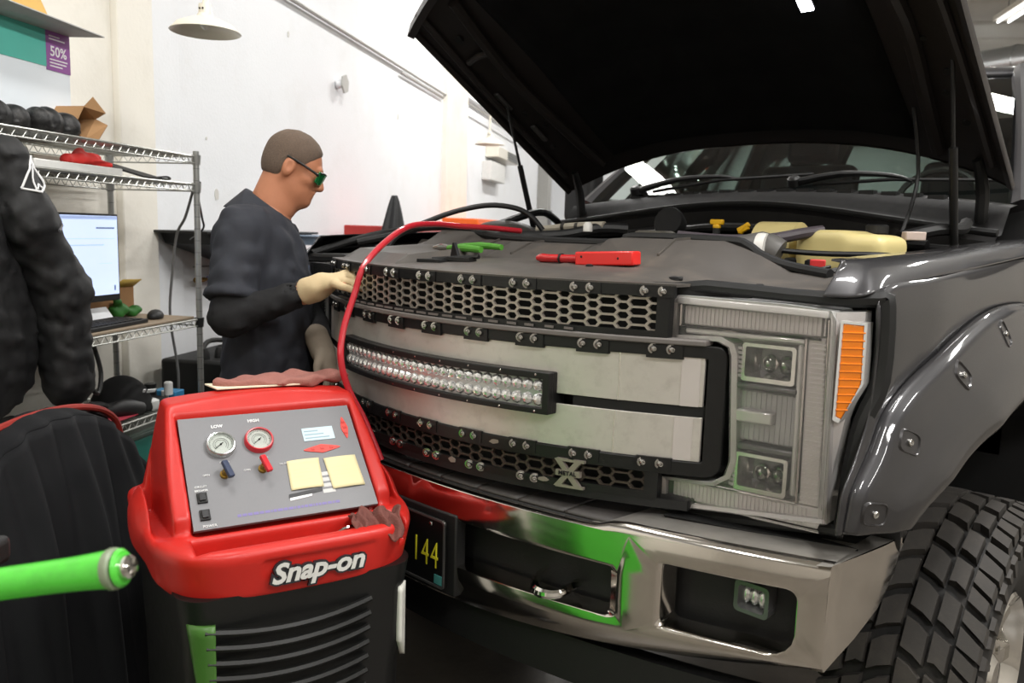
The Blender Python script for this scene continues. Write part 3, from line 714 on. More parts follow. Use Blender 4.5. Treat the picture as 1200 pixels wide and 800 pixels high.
def fender(s):
    b = MB()
    nt = 56
    def F(u, v):
        o = crv(fend_o, u); a = crv(arch_o, u)
        p = a.lerp(o, v); x = fx(p.x, p.y)+.006*math.sin(PI*v)
        return (s*x, p.x, p.y)
    b.grid(F, nt, 10)
    # shoulder rolling over to the hood gap, its front end wrapping round above the headlight
    cr_ = [(.865, .14, 1.484), (.912, .162, 1.485), (.944, .20, 1.495), (.958, .42, 1.515), (.967, .70, 1.53), (.968, 1.0, 1.545), (.968, 1.3, 1.56), (.968, 1.6, 1.57)]
    tp_ = [(.872, .20, 1.549), (.878, .27, 1.552), (.882, .36, 1.556), (.886, .50, 1.561), (.892, .72, 1.569), (.894, 1.0, 1.582), (.895, 1.3, 1.595), (.895, 1.6, 1.606)]
    def c3(P, t):
        i = min(int(t*(len(P)-1)), len(P)-2); k = t*(len(P)-1)-i
        q = lambda j: Vector(P[max(0, min(len(P)-1, j))])
        p0, p1, p2, p3 = q(i-1), q(i), q(i+1), q(i+2)
        return .5*((2*p1)+(p2-p0)*k+(2*p0-5*p1+4*p2-p3)*k*k+(3*p1-p0-3*p2+p3)*k**3)
    def Tp(u, v):
        p = c3(cr_, u).lerp(c3(tp_, u), v) if v <= .85 else c3(cr_, u).lerp(c3(tp_, u), .85+(v-.85)*1.0)
        bl = math.sin(PI*v)*.010*min(1, u*5)
        return (s*(p.x+bl*.8-(.03*max(0, v-.92)/.08 if u > .05 else 0)), p.y-bl*.3*(1-u), p.z+bl*.8)
    b.grid(Tp, 56, 14)
    FN = b.build('fender', mPaint, T, smooth=50, solid=.004, weld=True)
    part_label(FN, 'fender nearest the camera' if s > 0 else 'far fender behind the mechanic')
    b = MB()
    prof = [(0, .0, .002), (.0, .016, .0), (.06, .034, 0), (.16, .044, 0), (.35, .06, 0), (.58, .085, 0), (.8, .10, 0), (.92, .102, 0), (1, .095, 0), (1.02, .07, 0), (1.03, .02, 0)]
    def FL(u, v):
        k = v*(len(prof)-1); i = min(int(k), len(prof)-2); k -= i
        t_ = prof[i][0]+(prof[i+1][0]-prof[i][0])*k; dx = prof[i][1]+(prof[i+1][1]-prof[i][1])*k
        o = crv(arch_o, u); a = crv(arch_i, u); p = o.lerp(a, t_)
        lead = max(0, 1-u/.22)
        x = fx(o.x, min(o.y, 1.42))+dx*(1-.25*lead)
        return (s*x, p.x, p.y)
    b.grid(FL, 64, 30)
    FLR = b.build('wheel_flare', mFlare, FN, smooth=60, solid=.005)
    # bolt pockets
    for u in (.075, .25, .385, .5, .62, .76, .92):
        c = Vector(FL(u, .33)); n1 = (Vector(FL(u+.01, .33))-Vector(FL(u-.01, .33))); n2 = (Vector(FL(u, .36))-Vector(FL(u, .30))); nn = n1.cross(n2).normalized()
        if nn.x*s < 0: nn = -nn
        ax = n2.normalized(); sd = nn.cross(ax)
        b = MB()
        O = []; I = []; D = []
        for j in range(14):
            a = 2*PI*j/14; sx = abs(math.cos(a))**.45*math.copysign(1, math.cos(a)); sy = abs(math.sin(a))**.45*math.copysign(1, math.sin(a))
            O.append(c+ax*.034*sx+sd*.024*sy+nn*.001); I.append(c+ax*.030*sx+sd*.0205*sy+nn*.005); D.append(c+ax*.024*sx+sd*.016*sy-nn*.004)
        b.loft([O, I, D], cap=False); b.add(D, [tuple(range(14))]); b.build('bolt_pocket', M('pocket_dark', '#262425', .35, .4, coat=.5), FN)
        b = MB(); b.lathe([(.0072, .0), (.0072, .006), (.005, .008), (.0028, .0072), (.002, .005)], c, nn, 10); b.build('flare_bolt', mBolt, FN)
    b = MB(); b.grid(lambda u, v: (s*(1.0-.38*v), crv(arch_i, u).x+(.06 if u < .5 else 0)*max(0, 1-u*3), crv(arch_i, u).y+.02), 30, 4); b.build('wheel_well', mDark, FN)
    MB().loft([[(s*.60, .36, .86), (s*.98, .36, .95)], [(s*.60, .30, 1.06), (s*.99, .31, 1.06)]], cap=False, closed=False).build('splash_guard', mDark, FN, solid=.01)
for s in (1, -1): fender(s)
for s in (1, -1):
    MB().box(s*.45-.005 if s > 0 else -.985, .985 if s > 0 else -.445, 1.66, 1.69, .55, 1.25).build('rear_splash_guard', mDark, T); MB().box(s*.50-.01, s*.50+.01, .30, 1.68, .75, 1.35).build('inner_liner', mDark, T)
# --- wheels
mTire = M('tyre_rubber', '#1c1b1a', .65, var=.2, scale=40, bump=.05, dirt='#4b453e', dirt_amt=.4, dirt_scale=9)
def wheel(s, cy_, steer=0):
    r = .465; c = Vector((s*.945, cy_, r+.005)); ax = Vector((s, 0, 0))
    prof = [(.225, -.12), (.25, -.135), (.30, -.155), (.37, -.166), (.42, -.163), (.438, -.15), (.446, -.10), (.449, 0), (.446, .10), (.438, .15), (.42, .163), (.37, .166), (.30, .155), (.25, .135), (.225, .12)]
    Wt = thing0 = MB().lathe(prof, c, ax, 72, cap=False).build('wheel', mTire, T, smooth=50)
    part_label(Wt, 'front wheel nearest the camera' if s > 0 else 'far front wheel')
    b = MB(); N = 30
    def cylp(x, a, h):                      # lateral x (outboard +), angle a, height h above the carcass
        rr_ = .448-.10*max(0, abs(x)-.10)**1.3*2+h
        return c+Vector((s*x, rr_*math.cos(a), rr_*math.sin(a)))
    def lug(pts, h=.021, ins=.85):          # pts (x, angle), swept into a chevron
        pts = [(x, a+2.0*abs(x)) for x, a in pts]
        cx = sum(p[0] for p in pts)/len(pts); ca = sum(p[1] for p in pts)/len(pts)
        T_ = [(cx+(x-cx)*.91, ca+(a-ca)*.90) for x, a in pts]
        b.loft([[cylp(x, a, -.004) for x, a in pts], [cylp(x, a, h) for x, a in T_]])
    da = 2*PI/N
    for k in range(N):
        a = k*da
        for q in (1, -1):
            o_ = 0 if q > 0 else da*.5
            A = a+o_
            lug([(q*.003, A), (q*.030, A-.032), (q*.057, A-.038), (q*.057, A+.118), (q*.034, A+.130), (q*.003, A+.165)])
            j = .018 if k % 2 else 0
            lug([(q*.064, A-.088), (q*.104, A-.125), (q*.104, A+.028+j), (q*.080, A+.040+j), (q*.064, A+.075)])
            l = .164 if k % 2 else .158
            lug([(q*.111, A-.135+j), (q*l, A-.165), (q*l, A-.078), (q*.111, A-.052)])
            lug([(q*.111, A-.034), (q*(l-.003), A-.058), (q*(l-.003), A+.022), (q*.111, A+.052+j)])
            # sidewall lugs
            for (r0, r1, da0, da1) in ((.385, .435, -.13, -.055), (.40, .432, -.03, .04)):
                P0 = [(.166, r0), (.168, r1)]
                f = lambda xx, rad, ang: c+Vector((s*q*xx, rad*math.cos(A+ang), rad*math.sin(A+ang)))
                b.loft([[f(.160, r0, da0+.02), f(.160, r1, da0), f(.160, r1, da1), f(.160, r0, da1-.01)], [f(.172, r0+.003, da0+.026), f(.170, r1-.003, da0+.006), f(.170, r1-.003, da1-.006), f(.172, r0+.003, da1-.016)]])
    b.build('tread', M('dusty_tread_rubber', '#35322f', .7, var=.2, scale=40, bump=.05, dirt='#554e45', dirt_amt=.4, dirt_scale=9), Wt, smooth=20)
    rim = MB().lathe([(.228, .125), (.236, .135), (.228, .14), (.215, .12), (.20, .03), (.19, -.12), (.228, -.13)], c, ax, 48, cap=False); rim.build('rim', mChrome, Wt)
    for k in range(8):
        a = 2*PI*k/8; u = Vector((0, math.cos(a), math.sin(a))); v = ax.cross(u)
        MB().loft([[c+ax*.085+u*.06-v*.03, c+ax*.085+u*.06+v*.03, c+ax*.05+u*.06+v*.03, c+ax*.05+u*.06-v*.03], [c+ax*.115+u*.21-v*.022, c+ax*.115+u*.21+v*.022, c+ax*.07+u*.21+v*.022, c+ax*.07+u*.21-v*.022]]).build('spoke', mChrome, Wt, bevel=.005)
        p = c+u*.085+ax*.085; MB().cyl(p, p+ax*.03, .014, n=6).build('lug_nut', mChrome, Wt)
    MB().lathe([(.075, .06), (.075, .10), (.05, .125), (.01, .128)], c, ax, 24).build('hub_cap', mChrome, Wt)
    MB().lathe([(.19, -.05), (.19, -.08), (.02, -.08)], c, ax, 32).build('brake_disc', mDark, Wt)
for s in (1, -1): wheel(s, .95)
for s in (1, -1): wheel(s, 4.6)
MB().box(-.8, .8, .86, 1.04, .38, .54).build('front_axle', mDark, T, bevel=.02)
for s in (1, -1): MB().box(s*.45-.05, s*.45+.05, .2, 5.2, .62, .8).build('frame_rail', mDark, T)
MB().box(-.8, .8, 4.52, 4.68, .38, .54).build('rear_axle', mDark, T, bevel=.02)

# --- hood
HY, HZ, HT = 1.50, 1.765, math.radians(29.5)
hd = Vector((0, -math.cos(HT), math.sin(HT))); hn = Vector((0, math.sin(HT), math.cos(HT)))
def hcrown(x): return .175*(1-(abs(x)/.86)**2.6)
def HP(x, l, h=0):
    rearbow = .04*(1-(x/.86)**2)*max(0, 1-l/.2)
    return Vector((x, HY, HZ))+hd*(l+rearbow)+hn*(hcrown(x)*(1-.25*max(0, (l-.7)/.45))+h)
HL = lambda x: 1.045+.24*(1-(x/.86)**2)
b = MB(); b.grid(lambda u, v: HP(-.86+1.72*u, HL(-.86+1.72*u)*v, .035), 36, 18); 
HD = b.build('hood', mPaint, T, smooth=60, solid=.003)
mInner = M('hood_inner_dark', '#231e1c', .5, .2, var=.15, coat=.3)
b = MB(); b.grid(lambda u, v: HP(-.86+1.72*u, HL(-.86+1.72*u)*v, .0+.012*math.sin(6*v)*0), 36, 18); b.build('hood_inner_panel', mInner, HD, smooth=60)
def edge(fn, n): return [fn(i/n) for i in range(n+1)]
b = MB()
for s in (-1, 1): b.loft([edge(lambda v: HP(s*.86, HL(s*.86)*v, .036), 18), edge(lambda v: HP(s*.872, HL(s*.86)*v, .01), 18), edge(lambda v: HP(s*.868, HL(s*.86)*v, -.012), 18), edge(lambda v: HP(s*.85, HL(s*.86)*v, -.008), 18)], cap=False, closed=False)
b.loft([edge(lambda u: HP(-.86+1.72*u, HL(-.86+1.72*u), .037), 30), edge(lambda u: HP(-.86+1.72*u, HL(-.86+1.72*u)+.03, .005), 30), edge(lambda u: HP(-.86+1.72*u, HL(-.86+1.72*u)+.02, -.04), 30), edge(lambda u: HP(-.86+1.72*u, HL(-.86+1.72*u)-.01, -.03), 30)], cap=False, closed=False)
b.loft([edge(lambda u: HP(-.86+1.72*u, 0, .037), 30), edge(lambda u: HP(-.86+1.72*u, -.012, .01), 30), edge(lambda u: HP(-.86+1.72*u, 0, -.004), 30)], cap=False, closed=False)
b.build('hood_edge', mInner, HD, smooth=60)
mPadH = M('hood_insulation', '#070707', .95, var=.3, scale=25, bump=.4, bscale=14, spec=.2)
b = MB()
def padf(u, v):
    x = -.60+1.2*u; l = .10+(HL(x)-.22)*v; e = min(u, 1-u, v, 1-v)
    q = .018*min(1, e/.04)+.008*abs(math.sin(7*PI*u)*math.sin(6*PI*v))
    return HP(x, l, -q)
b.grid(padf, 50, 40); b.build('hood_insulation', mPadH, HD, smooth=80, solid=.004)
# reinforcement ribs and holes of the inner frame at both sides
for s in (1, -1):
    b = MB(); b.tube([HP(s*.66, .08, -.01), HP(s*.68, .35, -.014), HP(s*.70, .7, -.014), HP(s*.66, 1.08, -.012)], .022, 8, smooth=4); b.tube([HP(s*.82, .1, -.008), HP(s*.82, .6, -.01), HP(s*.80, 1.1, -.008)], .014, 8, smooth=4); b.build('inner_rib', mInner, HD)
    for (x, l, r) in ((.76, .93, .018), (.77, .5, .012), (.745, .40, .01), (.78, .28, .012), (.73, .62, .009)):
        p = HP(s*x, l, -.002); MB().lathe([(r, -.004), (r, .004)], p, hn, 12).build('frame_hole', mDark, HD)
    b = MB(); p = HP(s*.735, .85, -.006); b.tube([HP(s*.68, .82, -.01), HP(s*.735, .84, -.014), HP(s*.79, .83, -.01)], .012, 8); b.build('inner_rib', mInner, HD)
for (x, l) in ((-.80, .60), (-.78, .38)): 
    b = MB(); b.obox(HP(x, l, -.006), (.012, .05, .006), (-HT, 0, 0)); b.build('bump_stop', M('bump_grey', '#3c3a39', .5), HD, bevel=.004)
# struts and hinges
for s in (1, -1):
    a = HP(s*.80, .57, -.01); c_ = Vector((s*.80, 1.20, 1.58)); m_ = a.lerp(c_, .45)
    MB().cyl(a, m_, .0055, n=8).build('strut_rod', mBlkM, T); MB().cyl(m_, c_, .0115, n=12).build('strut_cylinder', mBlkM, T); MB().ball(c_, .014, 10, 6).build('strut_ball', mBlkM, T)
    MB().tube([HP(s*.78, .10, -.01), HP(s*.79, .01, -.05), (s*.79, 1.50, 1.66), (s*.79, 1.53, 1.60)], [.014, .02, .02, .02], 8, smooth=3).build('hood_hinge', mBlkM, T)
MB().tube([HP(.63, .30, -.01), (.645, 1.33, 1.80), (.645, 1.27, 1.66), (.63, 1.22, 1.56)], .006, 6, smooth=4).build('washer_hose', mHose, T)
# work light under the hood
# --- cowl, windshield, cab
mCab = M('cab_inside_dark', '#15161a', .7, var=.2)
wbase = lambda x: (1.72-.10*(x/.85)**2, 1.775-.06*(x/.85)**2)
wtop = lambda x: (2.42-.10*(x/.70)**2, 2.27-.03*(x/.70)**2)
def WS(u, v, f=0):
    xb = -.84+1.68*u; xt = -.66+1.32*u; yb, zb = wbase(xb); yt, zt_ = wtop(xt); bow = .03*math.sin(PI*v)
    return (xb+(xt-xb)*v, yb+(yt-yb)*v-bow+f*-.55, zb+(zt_-zb)*v+bow*.8+f)
b = MB(); b.grid(lambda u, v: WS(u, v), 24, 10); b.build('windshield', glass('windshield_glass', '#dce6e0', .01, 1.52), T, smooth=80)
CB = MB()
CB.loft([[(-.66, 2.32, 2.24), (-.3, 2.42, 2.285), (.3, 2.42, 2.285), (.66, 2.32, 2.24)], [(-.64, 2.6, 2.31), (-.3, 2.65, 2.345), (.3, 2.65, 2.345), (.64, 2.6, 2.31)], [(-.64, 3.9, 2.31), (-.3, 3.95, 2.345), (.3, 3.95, 2.345), (.64, 3.9, 2.31)], [(-.62, 4.2, 2.24), (-.3, 4.25, 2.27), (.3, 4.25, 2.27), (.62, 4.2, 2.24)]], cap=False, closed=False)
CB = CB.build('cab_roof', mPaint, T, smooth=70, solid=.02)
for s in (1, -1):
    MB().tube([(s*.87, 1.66, 1.70), (s*.845, 1.74, 1.78), (s*.75, 2.08, 2.06), (s*.675, 2.34, 2.25), (s*.65, 2.6, 2.30)], [.05, .04, .033, .033, .03], 10, smooth=4).build('windshield_pillar', mPaint, T)
    MB().tube([(s*.65, 2.55, 2.29), (s*.65, 4.0, 2.29)], .035, 8).build('roof_rail', mPaint, T)
    MB().tube([(s*.93, 3.02, 1.6), (s*.66, 3.02, 2.28)], .04, 8).build('door_pillar', mPaint, T)
    MB().tube([(s*.93, 4.15, 1.6), (s*.65, 4.1, 2.28)], .06, 8).build('rear_pillar', mPaint, T)
    for (y0, y1) in ((1.78, 3.0), (3.03, 4.15)):
        def DR(u, v): 
            z = .80+.86*v; return (s*(.975+.02*math.sin(PI*v)-.05*max(0, v-.8)/.2), y0+(y1-y0)*u, z)
        D_ = MB().grid(DR, 6, 10).build('door', mPaint, T, smooth=60, solid=.03)
        MB().tube([(s*.99, y1-.25, 1.5), (s*1.02, y1-.2, 1.5), (s*1.02, y1-.1, 1.5), (s*.99, y1-.06, 1.5)], .012, 8).build('door_handle', mPaint, D_)
        MB().loft([[(s*.93, y0+(.1 if y0 < 2 else 0), 1.66), (s*.93, y1, 1.66)], [(s*.68, y0+(.62 if y0 < 2 else .05), 2.24), (s*.68, y1, 2.24)]], cap=False, closed=False).build('side_window', glass('side_glass', '#c3cdc9', .01, 1.5), D_, solid=.004)
    MB().loft([[(s*.99, 4.2, 1.0), (s*.99, 4.2, 1.6)], [(s*.99, 5.9, 1.0), (s*.99, 5.9, 1.6)]], cap=False, closed=False).build('bed_side', mPaint, T, solid=.05)
    MB().loft([[(s*.975, 1.74, .80), (s*.975, 1.74, 1.05)], [(s*.975, 1.9, .80), (s*.975, 1.9, 1.05)]], cap=False, closed=False).build('rocker', mPaint, T, solid=.03)
    mr = MB(); mr.obox((s*1.18, 2.0, 1.80), (.11, .05, .16), (0, 0, s*.2)); o = mr.build('side_mirror', mBlkP, T, bevel=.03, seg=4); MB().cyl((s*.93, 1.98, 1.72), (s*1.12, 2.0, 1.74), .03).build('mirror_arm', mBlkP, o)
MB().box(-.97, .97, 5.85, 5.9, 1.0, 1.6).build('tailgate', mPaint, T); MB().box(-.9, .9, 1.75, 5.8, .86, .95).build('cab_floor', mDark, T)
MB().loft([[(-.93, 4.2, 1.6), (.93, 4.2, 1.6)], [(-.93, 4.2, .9), (.93, 4.2, .9)]], cap=False, closed=False).build('cab_back', mPaint, T, solid=.03)
MB().loft([[(-.86, 4.18, 1.62), (.86, 4.18, 1.62)], [(-.62, 4.1, 2.24), (.62, 4.1, 2.24)]], cap=False, closed=False).build('rear_window', glass('side_glass'), T, solid=.004)
MB().loft([[(-.86, 1.70, 1.70), (0, 1.80, 1.76), (.86, 1.70, 1.70)], [(-.86, 2.05, 1.70), (0, 2.10, 1.78), (.86, 2.05, 1.70)], [(-.86, 2.2, 1.5), (0, 2.2, 1.5), (.86, 2.2, 1.5)]], cap=False, closed=False).build('dashboard', mCab, T, solid=.01)
MB().box(-.88, .88, 1.66, 1.72, .9, 1.70).build('firewall', mDark, T)
for x in (-.42, .42):
    b = MB(); b.obox((x, 2.95, 1.62), (.26, .07, .36), (-.15, 0, 0)); b.obox((x, 2.75, 1.25), (.26, .28, .08)); s_ = b.build('seat', mCab, T, bevel=.05, seg=3); MB().obox((x, 3.02, 2.08), (.13, .05, .09), (-.15, 0, 0)).build('headrest', mCab, s_, bevel=.035, seg=3)
b = MB(); b.tube([(.42+.17*math.cos(2*PI*k/20), 2.32+.05*math.sin(2*PI*k/20), 1.72+.17*math.sin(2*PI*k/20)) for k in range(20)], .014, 8, loop=True); b.build('steering_wheel', mBlkP, T)
MB().obox((0, 2.36, 2.19), (.11, .02, .035)).build('rear_view_mirror', mBlkP, T, bevel=.012)
# cowl
mCowl = M('cowl_black_plastic', '#121111', .6, var=.2, scale=30, dirt='#2b2926', dirt_amt=.4, dirt_scale=8, spec=.2)
def cz(x, v):
    yb, zb = wbase(x); y0 = 1.40+.03*math.cos(3*x); z0 = 1.665+.02*math.cos(4*x)-.05*(x/.85)**2
    P = [(y0, z0-.07), (y0+.005, z0), (y0+.03, z0+.018), (y0+.08, z0+.022), (yb-.09, zb-.012), (yb+.01, zb+.002)]
    k = v*5; i = min(int(k), 4); k -= i
    return (x, P[i][0]+(P[i+1][0]-P[i][0])*k, P[i][1]+(P[i+1][1]-P[i][1])*k)
CW = MB().grid(lambda u, v: cz(-.86+1.72*u, v), 60, 15).build('cowl', mCowl, T, smooth=50)
b = MB(); b.tube([(x/20*.86, 1.405+.03*math.cos(3*x/20*.86)+.03, 1.692+.02*math.cos(4*x/20*.86)-.05*(x/20)**2) for x in range(-20, 21)], .012, 8); b.build('cowl_seal', mRub, CW)
b = MB(); b.tube([(x/20*.84, 1.385+.03*math.cos(3*x/20*.86), 1.615+.015*math.cos(5*x/20*.86)-.04*(x/20)**2) for x in range(-20, 21)], .012, 8); b.build('cowl_seal', mRub, CW)
for k in range(16):
    x = -.6+k*.08; yb, zb = wbase(x); MB().box(x, x+.05, yb-.075, yb-.03, zb-.014, zb+.002).build('vent_slat', mBlkP, CW)
def wiper(x0, x1, lbl):
    A = Vector(WS((x0+.84)/1.68, .01, .022)); B = Vector(WS((x1+.84)/1.68, .06, .026)); Bs = Vector(WS((x0+.25*(x1-x0)+.84)/1.68, .03, .03))
    w_ = MB().tube([A, A.lerp(B, .3)+Vector((0, 0, .03)), A.lerp(B, .6)+Vector((0, 0, .022)), A.lerp(B, .72)], [.016, .012, .008, .006], 8, smooth=3).build('wiper', mBlkM, T)
    MB().tube([Vector(WS((x0+.12*(x1-x0)+.84)/1.68, .015, .012)), A.lerp(B, .6)+Vector((0, 0, .008)), B+Vector((.12*(1 if x1 > x0 else -1), 0, .0))], .007, 6).build('wiper_blade', mRub, w_)
    MB().lathe([(.026, -.01), (.024, .018), (.014, .026)], A, (0, -.5, 1), 14).build('wiper_pivot', mBlkM, w_)
wiper(-.62, .02, 'a'); wiper(.08, .70, 'b')

# --- engine bay
for s in (1, -1):
    MB().loft([[(s*.84, .35, 1.50), (s*.84, 1.5, 1.58), (s*.84, 1.62, 1.6)], [(s*.76, .35, 1.40), (s*.76, 1.5, 1.46), (s*.76, 1.62, 1.46)], [(s*.70, .35, .9), (s*.70, 1.5, .9), (s*.70, 1.62, .9)]], cap=False, closed=False).build('inner_fender', mDark, T, solid=.01)
MB().box(-.7, .7, .15, 1.66, .88, .92).build('bay_floor', mDark, T)
def prof_(x):                                               # (y, z) profile of the cover at station x
    a = abs(x); f = min(gy(x), .18)+.004 if a < .60 else .18
    if a <= .5: P = [(f, 1.4875), (f+.025, 1.493), (.27, 1.513), (.375, 1.553), (.44, 1.556)]
    elif a <= .64: P = [(f, 1.4875), (f+.02, 1.491), (.27, 1.502), (.40, 1.545), (.44, 1.548)]
    else: P = [(f, 1.4865), (f+.02, 1.488), (.30, 1.492), (.40, 1.512), (.44, 1.515)]
    if -.53 < x < -.17: P = [(f, 1.4875), (f+.035, 1.494), (f+.075, 1.521), (.35, 1.535), (.44, 1.584)] if x < -.35 else [(f, 1.4875), (f+.035, 1.494), (f+.075, 1.517), (.33, 1.524), (.44, 1.558)]
    if .19 < x < .53: P = [(f, 1.4875), (f+.025, 1.493), (.25, 1.516), (.36, 1.574), (.44, 1.578)]
    return P
stn = [-.84, -.66, -.55, -.52, -.37, -.33, -.18, -.155, -.02, .10, .18, .205, .35, .365, .50, .60, .68, .84]
def shz(x, y):
    P = prof_(x)
    for (y0, z0), (y1, z1) in zip(P, P[1:]):
        if y0 <= y <= y1: return z0+(z1-z0)*(y-y0)/(y1-y0)
    return P[0][1] if y < P[0][0] else P[-1][1]
SH = MB()
SH.loft([[(x, y, z) for y, z in prof_(x)] for x in stn], cap=False, closed=False)
SH = SH.build('radiator_cover', mShield, T, smooth=25, bevel=.006, seg=3)
b = MB(); b.grid(lambda u, v: (-.84+1.68*u, .44+.012*v, shz(-.84+1.68*u, .44)-.12*v), 40, 3); b.build('cover_back', mShield, SH, smooth=30)
b = MB(); b.tube([(-.80, .30, 1.53), (-.72, .40, 1.56), (-.62, .435, 1.585), (-.42, .44, 1.590), (-.34, .44, 1.572), (-.17, .44, 1.562), (.18, .44, 1.562), (.22, .44, 1.580), (.50, .44, 1.578), (.555, .44, 1.568), (.60, .43, 1.545), (.67, .42, 1.526), (.78, .38, 1.515)], .0115, 8, smooth=4); b.build('cover_seal', mRub, SH)
for x in (-.08, .14, .40, -.26): MB().loft([[(x+d, y, shz(x+d, y)+f) for d, f in ((0, -.003), (.006, -.003), (.006, .006), (0, .006))] for y in (.29, .33, .36, .43)]).build('cover_rib', mShield, SH)
for (x, y, r) in ((.545, .10, .012), (-.5, .12, .012), (.30, .12, .009), (-.2, .12, .009)): MB().lathe([(r, -.004), (r, .004), (r*.5, .006)], (x, y+.04, shz(x, y+.04)), n=12).build('push_clip', mBlkP, SH)
for (x, y, w) in ((.545, .155, .016), (.70, .22, .014)): MB().obox((x, y, shz(x, y)), (w*.6, w*1.3, .004), (0, 0, .5)).build('slot_hole', mDark, SH, bevel=.003)
# open latch in the middle of the cover
b = MB(); b.prism([(-.125, 1.50), (-.115, 1.549), (-.110, 1.55), (-.095, 1.517), (-.085, 1.50)], lambda x, z: (x, .105, z), lambda x, z: (x, .115, z)); b.tube([(-.155, .07, 1.505), (-.09, .11, 1.512), (-.03, .12, 1.516)], .006, 6); b.obox((-.075, .10, 1.508), (.035, .02, .005), (0, 0, .3)); b.build('hood_latch', mBlkM, SH)
MB().obox((-.13, .06, 1.502), (.035, .035, .004), (0, 0, .25)).build('latch_recess', mDark, SH)
# shield step facing the grille
gplate(MB(), -.60, .60, 1.4835, 1.4895, -.004, .05, 30).build('cover_front_edge', mShield, SH)
# block and covers
MB().box(-.30, .38, .66, 1.34, 1.0, 1.50).build('engine_block', mDark, T, bevel=.03)
b = MB(); b.loft([[(-.02, .72, 1.50), (.24, .72, 1.50), (.24, 1.3, 1.50), (-.02, 1.3, 1.50)], [(.0, .75, 1.565), (.22, .75, 1.565), (.22, 1.28, 1.575), (.0, 1.28, 1.575)]]); b.build('engine_cover', mBlkP, T, bevel=.02)
part_label(MB().loft([[(-.12, .90, 1.54), (.03, .90, 1.54), (.03, 1.02, 1.54), (-.12, 1.02, 1.54)], [(-.10, .91, 1.60), (.01, .91, 1.60), (.01, 1.0, 1.60), (-.10, 1.0, 1.60)]]).build('engine_bracket', M('dull_alloy', '#7b766c', .5, .5), T, bevel=.012), 'dull alloy bracket')
mYelC = M('yellow_cap', '#e0ac12', .4)
b = MB(); b.lathe([(.013, 0), (.013, .01), (.011, .014)], (.185, .95, 1.612), n=14); b.obox((.185, .95, 1.632), (.022, .007, .008)); part_label(b.build('oil_cap', mYelC, T, bevel=.003), 'yellow filler cap'); MB().cyl((.185, .95, 1.55), (.185, .95, 1.615), .012).build('filler_neck', mBlkP, T)
b = MB(); b.obox((.275, .95, 1.613), (.018, .007, .010), (0, -.5, 0)); b.tube([(.265, .95, 1.60), (.285, .95, 1.622), (.293, .95, 1.628)], .009, 8); part_label(b.build('dipstick_handle', mYelC, T, bevel=.003), 'yellow dipstick handle'); MB().cyl((.265, .95, 1.5), (.268, .95, 1.605), .006).build('dipstick_tube', mBlkP, T)
# coolant tank
f = lambda p: smax(su(.02, rbox_(p, (.58, .90, 1.555), (.075, .10, .062), .025), rbox_(p, (.685, .90, 1.548), (.06, .10, .058), .03)), p[..., 2]-1.618+.35*np.maximum(0, p[..., 0]-.69), .012)
mTank = M('aged_coolant_tank', '#dccb8c', .4, var=.1, scale=9, trans=.2)
TK = sdf_build('coolant_tank', f, (.45, .76, 1.44), (.8, 1.04, 1.66), .008, mTank, T)
MB().lathe([(.03, 0), (.03, .02), (.024, .024)], (.66, .98, 1.61), n=18).build('tank_cap', mBlkP, TK)
b = MB(); b.lathe([(.075, -.06), (.075, .06), (.06, .065)], (.42, .90, 1.56), (1, 0, 0), 24); part_label(b.build('tank_shoulder', mTank, TK), 'pale side chamber')
MB().tube([(.25, .62, 1.585), (.36, .66, 1.578), (.46, .73, 1.583), (.53, .79, 1.602), (.565, .84, 1.612)], [.016, .017, .017, .016, .015], 10, smooth=4).build('coolant_hose', M('hose_purple_grey', '#4a4348', .45), T)
MB().tube([(.40, .56, 1.585), (.50, .62, 1.562), (.62, .68, 1.553), (.76, .72, 1.555), (.80, .8, 1.55)], .007, 8, smooth=4).build('coolant_hose', mHose, T)
part_label(MB().tube([(.42, .60, 1.55), (.50, .62, 1.56), (.545, .63, 1.545)], [.03, .045, .04], 14, smooth=3).build('intake_elbow', M('intake_grey', '#5c5a57', .45), T), 'grey intake elbow'); MB().lathe([(.046, 0), (.048, .012), (.046, .024)], (.50, .60, 1.553), (1, .2, 0), 20).build('hose_clamp', M('white_clamp', '#d8d6d0', .4), T)
for (p, r, m) in (((.56, .52, 1.515), .012, '#a3242c'), ((.60, .53, 1.51), .012, '#1a1a1a'), ((.63, .50, 1.505), .010, '#1a1a1a'), ((.66, .60, 1.53), .01, '#c02c2c')):
    MB().obox(p, (.018, r, .010), (0, 0, .4)).build('connector', M('conn'+m, m, .5), T, bevel=.003)
for k in range(7):
    random.seed(k+3); a = Vector((.5+.04*k, .46+.03*k, 1.50)); MB().tube([a, a+Vector((.05, .05, .02)), a+Vector((.12, .06, .0)), a+Vector((.2, .12, .025))], .0045, 6, smooth=4).build('wire', mHose, T)
# upper hoses at the left of the bay
mGreyH = M('light_grey_pipe', '#a29b8c', .45)
MB().tube([(-.43, .80, 1.592), (-.36, .80, 1.597), (-.26, .80, 1.607), (-.14, .80, 1.612)], .013, 10, smooth=3).build('vent_pipe', mGreyH, T)
for x in (-.31, -.25, -.2): MB().lathe([(.016, -.006), (.016, .006)], (x, .80, 1.603+.02*(x+.31)), (1, 0, .1), 12).build('hose_clamp', M('dark_clamp', '#3b3a38', .4, .4), T)
MB().tube([(-.52, .62, 1.56), (-.40, .66, 1.565), (-.26, .74, 1.575), (-.16, .80, 1.60), (-.08, .85, 1.60)], .02, 10, smooth=4).build('radiator_hose', mHose, T)
MB().lathe([(.015, 0), (.015, .02), (.008, .03)], (-.13, .70, 1.59), n=12).build('white_plug', M('white_clamp'), T)
MB().lathe([(.05, 0), (.055, .05), (.05, .06)], (-.13, 1.20, 1.62), (.2, -1, .3), 18).build('turbo_inlet', mDark, T)
